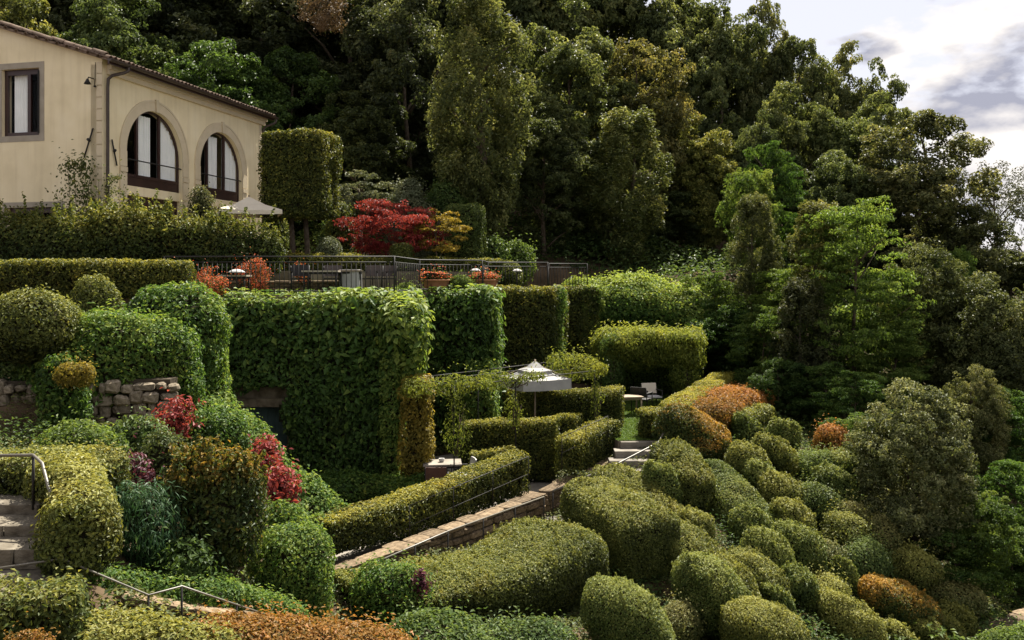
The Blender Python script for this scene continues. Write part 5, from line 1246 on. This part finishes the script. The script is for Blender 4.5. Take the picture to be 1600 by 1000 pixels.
def bowl_planter(label, lab2, px, d, r, seed):
    e = empty('flower_bowl', g_(px, d, Z_UP)); tag(e, label, 'planter')
    MB().lathe([(.0, .0), (r * .55, .0), (r * .6, .03), (r * .85, .22), (r * .98, .36), (r * 1.06, .37), (r * 1.06, .42), (r * .96, .42), (r * .9, .34), (.0, .33)], 28).build('pot', M['terracotta'], e)
    o = np.array(e.location) + [0, 0, .34]
    for mat, rr, h, cov, tb, lf, z in (('green', r * 1.1, .26, 2., .4, .09, 0), ('flower', r * 1.15, .36, 1.0, .55, .065, .02)):
        V, Q = mound_surface(rr, rr * .9, h, 0, 2.2, 2.2, .3)
        p = plant('geranium', None, None, V, Q, o + [0, 0, z], mat, lf, cov, seed=seed, tvar=.25, lump=.06, stray=.15, depth=.12, shrink=.12)
        p.name = 'leaves' if mat == 'green' else 'blossom'; p.parent = e; p.location = (0, 0, .34 + z)
bowl_planter('large terracotta bowl of red geraniums on the terrace edge', '', 681, 29.7, .50, 61)
bowl_planter('second bowl of red geraniums, right of the large one', '', 758, 31.2, .46, 62)
for lab, px0, px1, yt, yb, d, mat in [
    ('orange red flowers spilling over the ivy at the left end of the railing', 262, 346, 428, 470, 24.3, 'flower'),
    ('pink red flowers behind the left end of the railing', 312, 340, 414, 446, 26.4, 'flower'),
    ('red flowers above the low wall near the first mushroom lamp', 384, 420, 412, 448, 27.2, 'flower'),
    ('red flowers above the low wall left of the dark framed table', 455, 490, 412, 448, 27.6, 'flower')]:
    mound('flowers', lab, 'flowers', px0, px1, yt, yb, d, mat, .045, .8, cover=1.2, stray=.25, lump=.30, lump_f=4.5, tint_base=.40, tint_top=.0, tvar=.34, depth=.25, core=False, ground=False)
    _seed[0] += 1
mound('leafy_plant', 'pale leafy plant between the two flower bowls', 'plant', 700, 742, 432, 462, 29.8, 'lime', .08, .8, stray=.2, lump=.1, ground=False)
mound('leafy_plant', 'spiky leafy plant on the terrace left of the large flower bowl', 'plant', 612, 650, 440, 470, 27.6, 'lime', .05, .8, stray=.25, lump=.1, cover=1.2, ground=False)

# ------------------------------------------------------------------ iron pergola with wisteria over the lower terrace
pg = empty('pergola', (-1.45, 22.6, Z_LOW)); tag(pg, 'thin iron pergola over the lower terrace hedges', 'pergola'); O = np.array(pg.location)
ZP = -2.72
PP = {'A': (-1.46, 22.6), 'B': (.10, 24.1), 'C': (2.44, 26.4), 'D': (-2.55, 24.6), 'E': (-1.0, 26.4), 'G': (1.3, 29.2)}
T3 = lambda k, z=ZP: np.array([*PP[k], z]) - O
for k in 'ABC': MB().tube([T3(k, Z_LOW - .05), T3(k)], .020, 6).build('post', M['iron'], pg)
for k in 'EG': MB().tube([T3(k, Z_LOW - .05), T3(k)], .018, 6).build('post', M['iron'], pg)
for k, l in ('AB', 'BC', 'DE', 'EG', 'AD', 'BE', 'CG'):
    MB().tube([T3(k) , T3(l)], .014, 6).build('beam', M['iron'], pg)
for f in (.33, .66):
    MB().tube([T3('A') * (1 - f) + T3('D') * f, T3('B') * (1 - f) + T3('E') * f, T3('C') * (1 - f) + T3('G') * f], .010, 5).build('wire', M['iron'], pg)
WS = dict(core=False, stems=5, droop=1.7, aspect=.34, ground=False, shrink=.6, depth=.30, stray=.18, lump=.12, lump_f=2.5, rand=.5)
for lab, px0, px1, yt, yb, d, cov in [
    ('wisteria stem hanging down the nearest pergola post', 694, 732, 615, 712, 22.6, .55),
    ('wisteria stem hanging down the middle pergola post', 786, 820, 605, 672, 24.1, .6),
    ('thin wisteria trailing down the far pergola post', 922, 942, 590, 680, 26.3, .5)]:
    mound('wisteria_vine', lab, 'climber', px0, px1, yt, yb, d, 'wisteria', .095, .7, cover=cov, **WS)
GW_ = dict(mat='wisteria', leaf=.095, p=2.2, cap=.35, core=False, stems=5, droop=1.6, aspect=.34, ground=False, depth=.22, stray=.2, lump=.14, lump_f=3, rand=.5, cover=.85, tint_base=.45)
hedge('wisteria_vine', 'wisteria garland lying over the nearest pergola post and beam', 'climber', [(650, zpx(-2.98, 22.5), 22.5, .40), (705, zpx(-2.98, 22.6), 22.6, .46), (752, zpx(-2.92, 23.2), 23.2, .34)], .55, **GW_)
hedge('wisteria_vine', 'wisteria garland lying over the middle pergola post and beam', 'climber', [(770, zpx(-2.92, 23.8), 23.8, .38), (805, zpx(-2.98, 24.1), 24.1, .50), (832, zpx(-2.88, 24.5), 24.5, .30)], .6, **GW_)
hedge('wisteria_vine', 'wisteria mass on the far pergola corner right of the parasol', 'climber', [(872, zpx(-3.0, 27.4), 27.4, .6), (910, zpx(-3.1, 27.0), 27.0, .75), (938, zpx(-2.95, 26.5), 26.5, .5)], .8, **GW_)
# bollard light at the near end of the path
bl = empty('bollard_light', at(528, 975, 13.7)); tag(bl, 'black box shaped bollard light at the near end of the path', 'light')
MB().box(-.055, .055, -.05, .05, 0, .36).build('body', M['iron'], bl); MB().box(-.06, .06, -.055, .055, .362, .385).build('lid', M['iron'], bl)
# dead branch in the dark wood
mound('dead_branch', 'dead brown branch hanging in the dark trees near the top edge', 'branch', 478, 530, -12, 50, 47.0, 'litter', .13, 1, ground=False, cover=1.0, lump=.5, stray=.8, depth=.6, core=False, stems=6)
mound('dead_branch', 'short dead brown sprig below the dead branch', 'branch', 494, 512, 28, 48, 46.8, 'litter', .055, 1, ground=False, cover=1.0, lump=.3, stray=.5, core=False, stems=3)

# ------------------------------------------------------------------ ground sheet and what grows on it
for q in [(0, 1040, 8), (600, 1030, 11.6), (800, 1020, 13), (1000, 1010, 14.6), (1300, 1010, 17.2), (1590, 1005, 20.5), (930, 975, 16.2), (1040, 950, 17), (-300, 1000, 8), (-300, 800, 12), (-300, 650, 17),
          (30, 690, 15.6), (220, 690, 16.6), (100, 640, 17.6), (-300, 480, 22), (50, 470, 21.5), (250, 475, 22.6), (100, 380, 40), (-300, 375, 42), (400, 380, 46), (600, 375, 48), (800, 402, 45), (950, 425, 43), (1100, 440, 43),
          (1250, 490, 42), (1400, 540, 42), (1600, 590, 42), (1900, 660, 42), (0, 250, 60), (400, 260, 62), (800, 300, 62), (1100, 350, 62), (1350, 410, 62), (1600, 465, 62), (1900, 520, 60), (0, 110, 82), (500, 130, 82), (900, 210, 82),
          (1200, 300, 82), (1500, 405, 82), (1800, 470, 82), (-400, 120, 82), (1000, 800, 21.5), (1150, 990, 16.8), (1250, 700, 26), (1400, 760, 26), (1600, 860, 26), (1800, 1000, 22), (1500, 960, 20.2), (1700, 760, 32), (1350, 660, 31), (1550, 740, 31),
          (1150, 610, 34), (300, 690, 19.5), (480, 830, 17.6), (420, 780, 19), (-300, 250, 62), (560, 940, 16.2), (700, 905, 17.6), (860, 830, 20.6)]:
    GROUND_PTS.append(at(*q))
GROUND_PTS.extend([np.array(p, float) for p in [(-1.45, 22.6, -5.7), (0, 24, -5.7), (2, 25.5, -5.4), (-4, 21, -5.7), (-6.5, 23.2, -5.6), (-3.2, 23.2, -5.7), (4, 26, -4.6), (4, 30, -4.6), (6.5, 31, -4.6), (-8, 26, -5.8), (-14, 26, -3), (-6, 34, -1.5), (-6, 40, -.2), (-2, 33, -4), (1, 36, -4), (0, 0, -1.7), (10, 5, -5), (-10, 3, -1.5), (25, 10, -12), (-25, 10, 0), (-25, 25, 1), (-30, 45, 3), (45, 40, -9), (0, -15, 1)]])
GP = np.array(GROUND_PTS)
keep = []
for i in range(len(GP)):                          # thin out coincident points
    if all(np.hypot(*(GP[i, :2] - GP[j, :2])) > .35 for j in keep): keep.append(i)
GP = GP[keep]
dm = np.hypot(GP[:, None, 0] - GP[None, :, 0], GP[:, None, 1] - GP[None, :, 1])
n_ = len(GP); Amat = np.zeros((n_ + 3, n_ + 3)); Amat[:n_, :n_] = dm + np.eye(n_) * -.35; Amat[:n_, n_] = Amat[n_, :n_] = 1; Amat[:n_, n_ + 1:] = GP[:, :2]; Amat[n_ + 1:, :n_] = GP[:, :2].T
sol = np.linalg.solve(Amat, np.concatenate([GP[:, 2], [0, 0, 0]]))
def inside(poly, x, y):
    r = np.zeros(x.shape, bool); n = len(poly)
    for i in range(n):
        (xa, ya), (xb, yb) = poly[i], poly[(i + 1) % n]
        r ^= ((ya > y) != (yb > y)) & (x < (xb - xa) * (y - ya) / (yb - ya + 1e-12) + xa)
    return r
_w1, _w2 = Wave(.55, 901), Wave(2.2, 902)
def ground_z(x, y):
    x = np.asarray(x, float); y = np.asarray(y, float); sh = x.shape; xf, yf = x.ravel(), y.ravel()
    z = np.empty(len(xf))
    for i in range(0, len(xf), 8000):
        s = slice(i, i + 8000)
        xc, yc = np.clip(xf[s], -45, 60), np.clip(yf[s], -10, 92)
        R = np.hypot(xc[:, None] - GP[None, :, 0], yc[:, None] - GP[None, :, 1])
        z[s] = R @ sol[:n_] + sol[n_] + sol[n_ + 1] * xc + sol[n_ + 2] * yc
    far = np.maximum(np.maximum(xf - 60, -45 - xf), np.maximum(yf - 92, -10 - yf)).clip(0)
    z = z - 24 * (1 - np.exp(-far / 60.))
    P = np.stack([xf, yf, 0 * xf], -1)
    z += .06 * _w1(P) + .03 * _w2(P)
    for poly, zt in ((UP, Z_UP), (HT, Z_HT), (LAWN, Z_LAWN), (LOW, Z_LOW)):
        k = inside(poly, xf, yf); z[k] = np.minimum(z[k], zt - .22)
    pts = np.array(PATH)
    for a, b_ in zip(pts[:-1], pts[1:]):
        d_ = b_ - a; t_ = np.clip(((xf - a[0]) * d_[0] + (yf - a[1]) * d_[1]) / (d_[0] ** 2 + d_[1] ** 2), 0, 1)
        dist = np.hypot(xf - a[0] - t_ * d_[0], yf - a[1] - t_ * d_[1]); k = dist < 1.1
        z[k] = np.minimum(z[k], (a[2] + t_ * d_[2])[k] - .10)
    return z.reshape(sh)
gx = np.concatenate([np.linspace(-420, -60, 12), np.linspace(-50, -22, 12), np.arange(-20, 24, .42), np.linspace(25, 60, 20), np.linspace(75, 420, 12)])
gy = np.concatenate([np.linspace(-160, -12, 8), np.linspace(-8, 6, 10), np.arange(7, 46, .42), np.linspace(47, 95, 36), np.linspace(110, 640, 16)])
X, Y = np.meshgrid(gx, gy, indexing='ij'); Zg = ground_z(X, Y)
Vg = np.stack([X, Y, Zg], -1).reshape(-1, 3); Qg = grid_quads(len(gx), len(gy))
gme = quad_mesh('ground', [(Vg, Qg, 0, 0., True)], [M['soil']])
tag(link('ground', gme), kind='structure')

def cover_stuff(name, label, mat, leaf, aspect, dens, xr, yr, noise_f, thr, lump, seed, avoid=(UP, LOW, LAWN, HT), up=1.0, steep=1.0, tint=.45, rand=.6, cond=None):
    n = int((xr[1] - xr[0]) * (yr[1] - yr[0]) * dens)
    x = rng.uniform(*xr, n); y = rng.uniform(*yr, n)
    k = (np.abs(x) < .74 * y + 3) & ~((x < -4.3) & (y < 11.4))
    for p in avoid: k &= ~inside(p, x, y)
    P0 = np.stack([x, y, 0 * x], -1); wv = Wave(noise_f, seed)
    k &= (wv(P0) + rng.normal(size=n) * .25 > thr)
    if cond is not None: k &= cond(x, y)
    x, y = x[k], y[k]
    z = ground_z(x, y); P = np.stack([x, y, z], -1); wl = Wave(noise_f * 2.2, seed + 5); wb = Wave(noise_f * .8, seed + 6)
    l_ = np.clip(wl(P0[k]) * .6 + .5, 0, None) * lump
    P[:, 2] += rng.random(len(x)) ** .6 * l_ + leaf * .2
    e_ = .15
    N = unit(np.stack([-(wl(P0[k] + [e_, 0, 0]) - wl(P0[k])) / e_ * lump * .6, -(wl(P0[k] + [0, e_, 0]) - wl(P0[k])) / e_ * lump * .6, np.ones(len(x))], -1))
    t_ = tint + rng.normal(size=len(x)) * .18 + wb(P) * .14
    lv, lq = leaf_geo(P, N, leaf, leaf * aspect, up, rand)
    return tag(link(name, quad_mesh(name, [(lv, lq, 0, np.clip(t_, 0, 1), False)], [M[mat]])), label, kind='stuff')
cover_stuff('ground_cover', 'mixed low ground cover on the slope', 'cover', .075, .55, 560, (-9, 22), (9, 34), .9, -.55, .36, 31)
cover_stuff('ground_cover', 'fresh green ground cover on the slope', 'green', .085, .5, 380, (-9, 22), (9, 34), .7, -.05, .42, 33, tint=.40)
cover_stuff('leaf_litter', 'dry brown leaf litter on the slope', 'litter', .065, .5, 260, (-9, 20), (9, 30), 1.1, .10, .05, 35)
cover_stuff('undergrowth', 'leafy undergrowth on the wooded hillside', 'under', .24, .5, 55, (-40, 46), (36, 74), .35, -.6, 1.6, 37, avoid=(UP,), up=.6)
cover_stuff('undergrowth', 'leafy undergrowth on the right flank of the slope', 'under', .13, .55, 120, (8, 36), (15, 40), .6, -.7, .7, 41, up=.6, tint=.5)
cover_stuff('undergrowth', 'brighter undergrowth at the foot of the wood', 'green', .20, .5, 60, (-18, 22), (34, 46), .5, .15, 1.3, 39, avoid=(UP, HT), up=.5, tint=.30)
# lawns
def lawn(name, poly, z, n, leaf, cond=None):
    P_ = np.array(poly); x = rng.uniform(P_[:, 0].min(), P_[:, 0].max(), n); y = rng.uniform(P_[:, 1].min(), P_[:, 1].max(), n); k = inside(poly, x, y)
    if cond is not None: k &= cond(x, y)
    x, y = x[k], y[k]; P = np.stack([x, y, np.full(len(x), z + leaf * .3)], -1)
    lv, lq = leaf_geo(P, np.tile([0, 0, 1.], (len(x), 1)), leaf, leaf * .3, .6, .8)
    return tag(link(name, quad_mesh(name, [(lv, lq, 0, np.clip(rng.normal(.5, .2, len(x)), 0, 1), False)], [M['grass']])), 'short lawn grass', kind='stuff')
M['turf'] = noise_mat('turf', [(.030, .055, .012), (.060, .090, .020)], 3, 8, .95, .5, .05)
def turf(name, poly, z):
    return tag(MB().add([(x, y, z) for x, y in poly], [tuple(range(len(poly)))]).build(name, M['turf'], fix=False), kind='structure')
turf('lawn', LAWN, Z_LAWN + .004); lawn('lawn_grass', LAWN, Z_LAWN, 60000, .07)
UPV = [(-10, 23.2), (-7.8, 24.62), (-3.2, 24.62), (-3.1, 28.9), (-0.75, 29.9), (-0.65, 33.2), (1.55, 33.6), (1.7, 36.2), (3.3, 36.6), (3, 39), (-1, 35), (-6.2, 30.0), (-8.6, 28.6), (-10.2, 27.3)]
turf('terrace_lawn', UPV, Z_UP + .004); lawn('lawn_grass', UPV, Z_UP, 60000, .08)
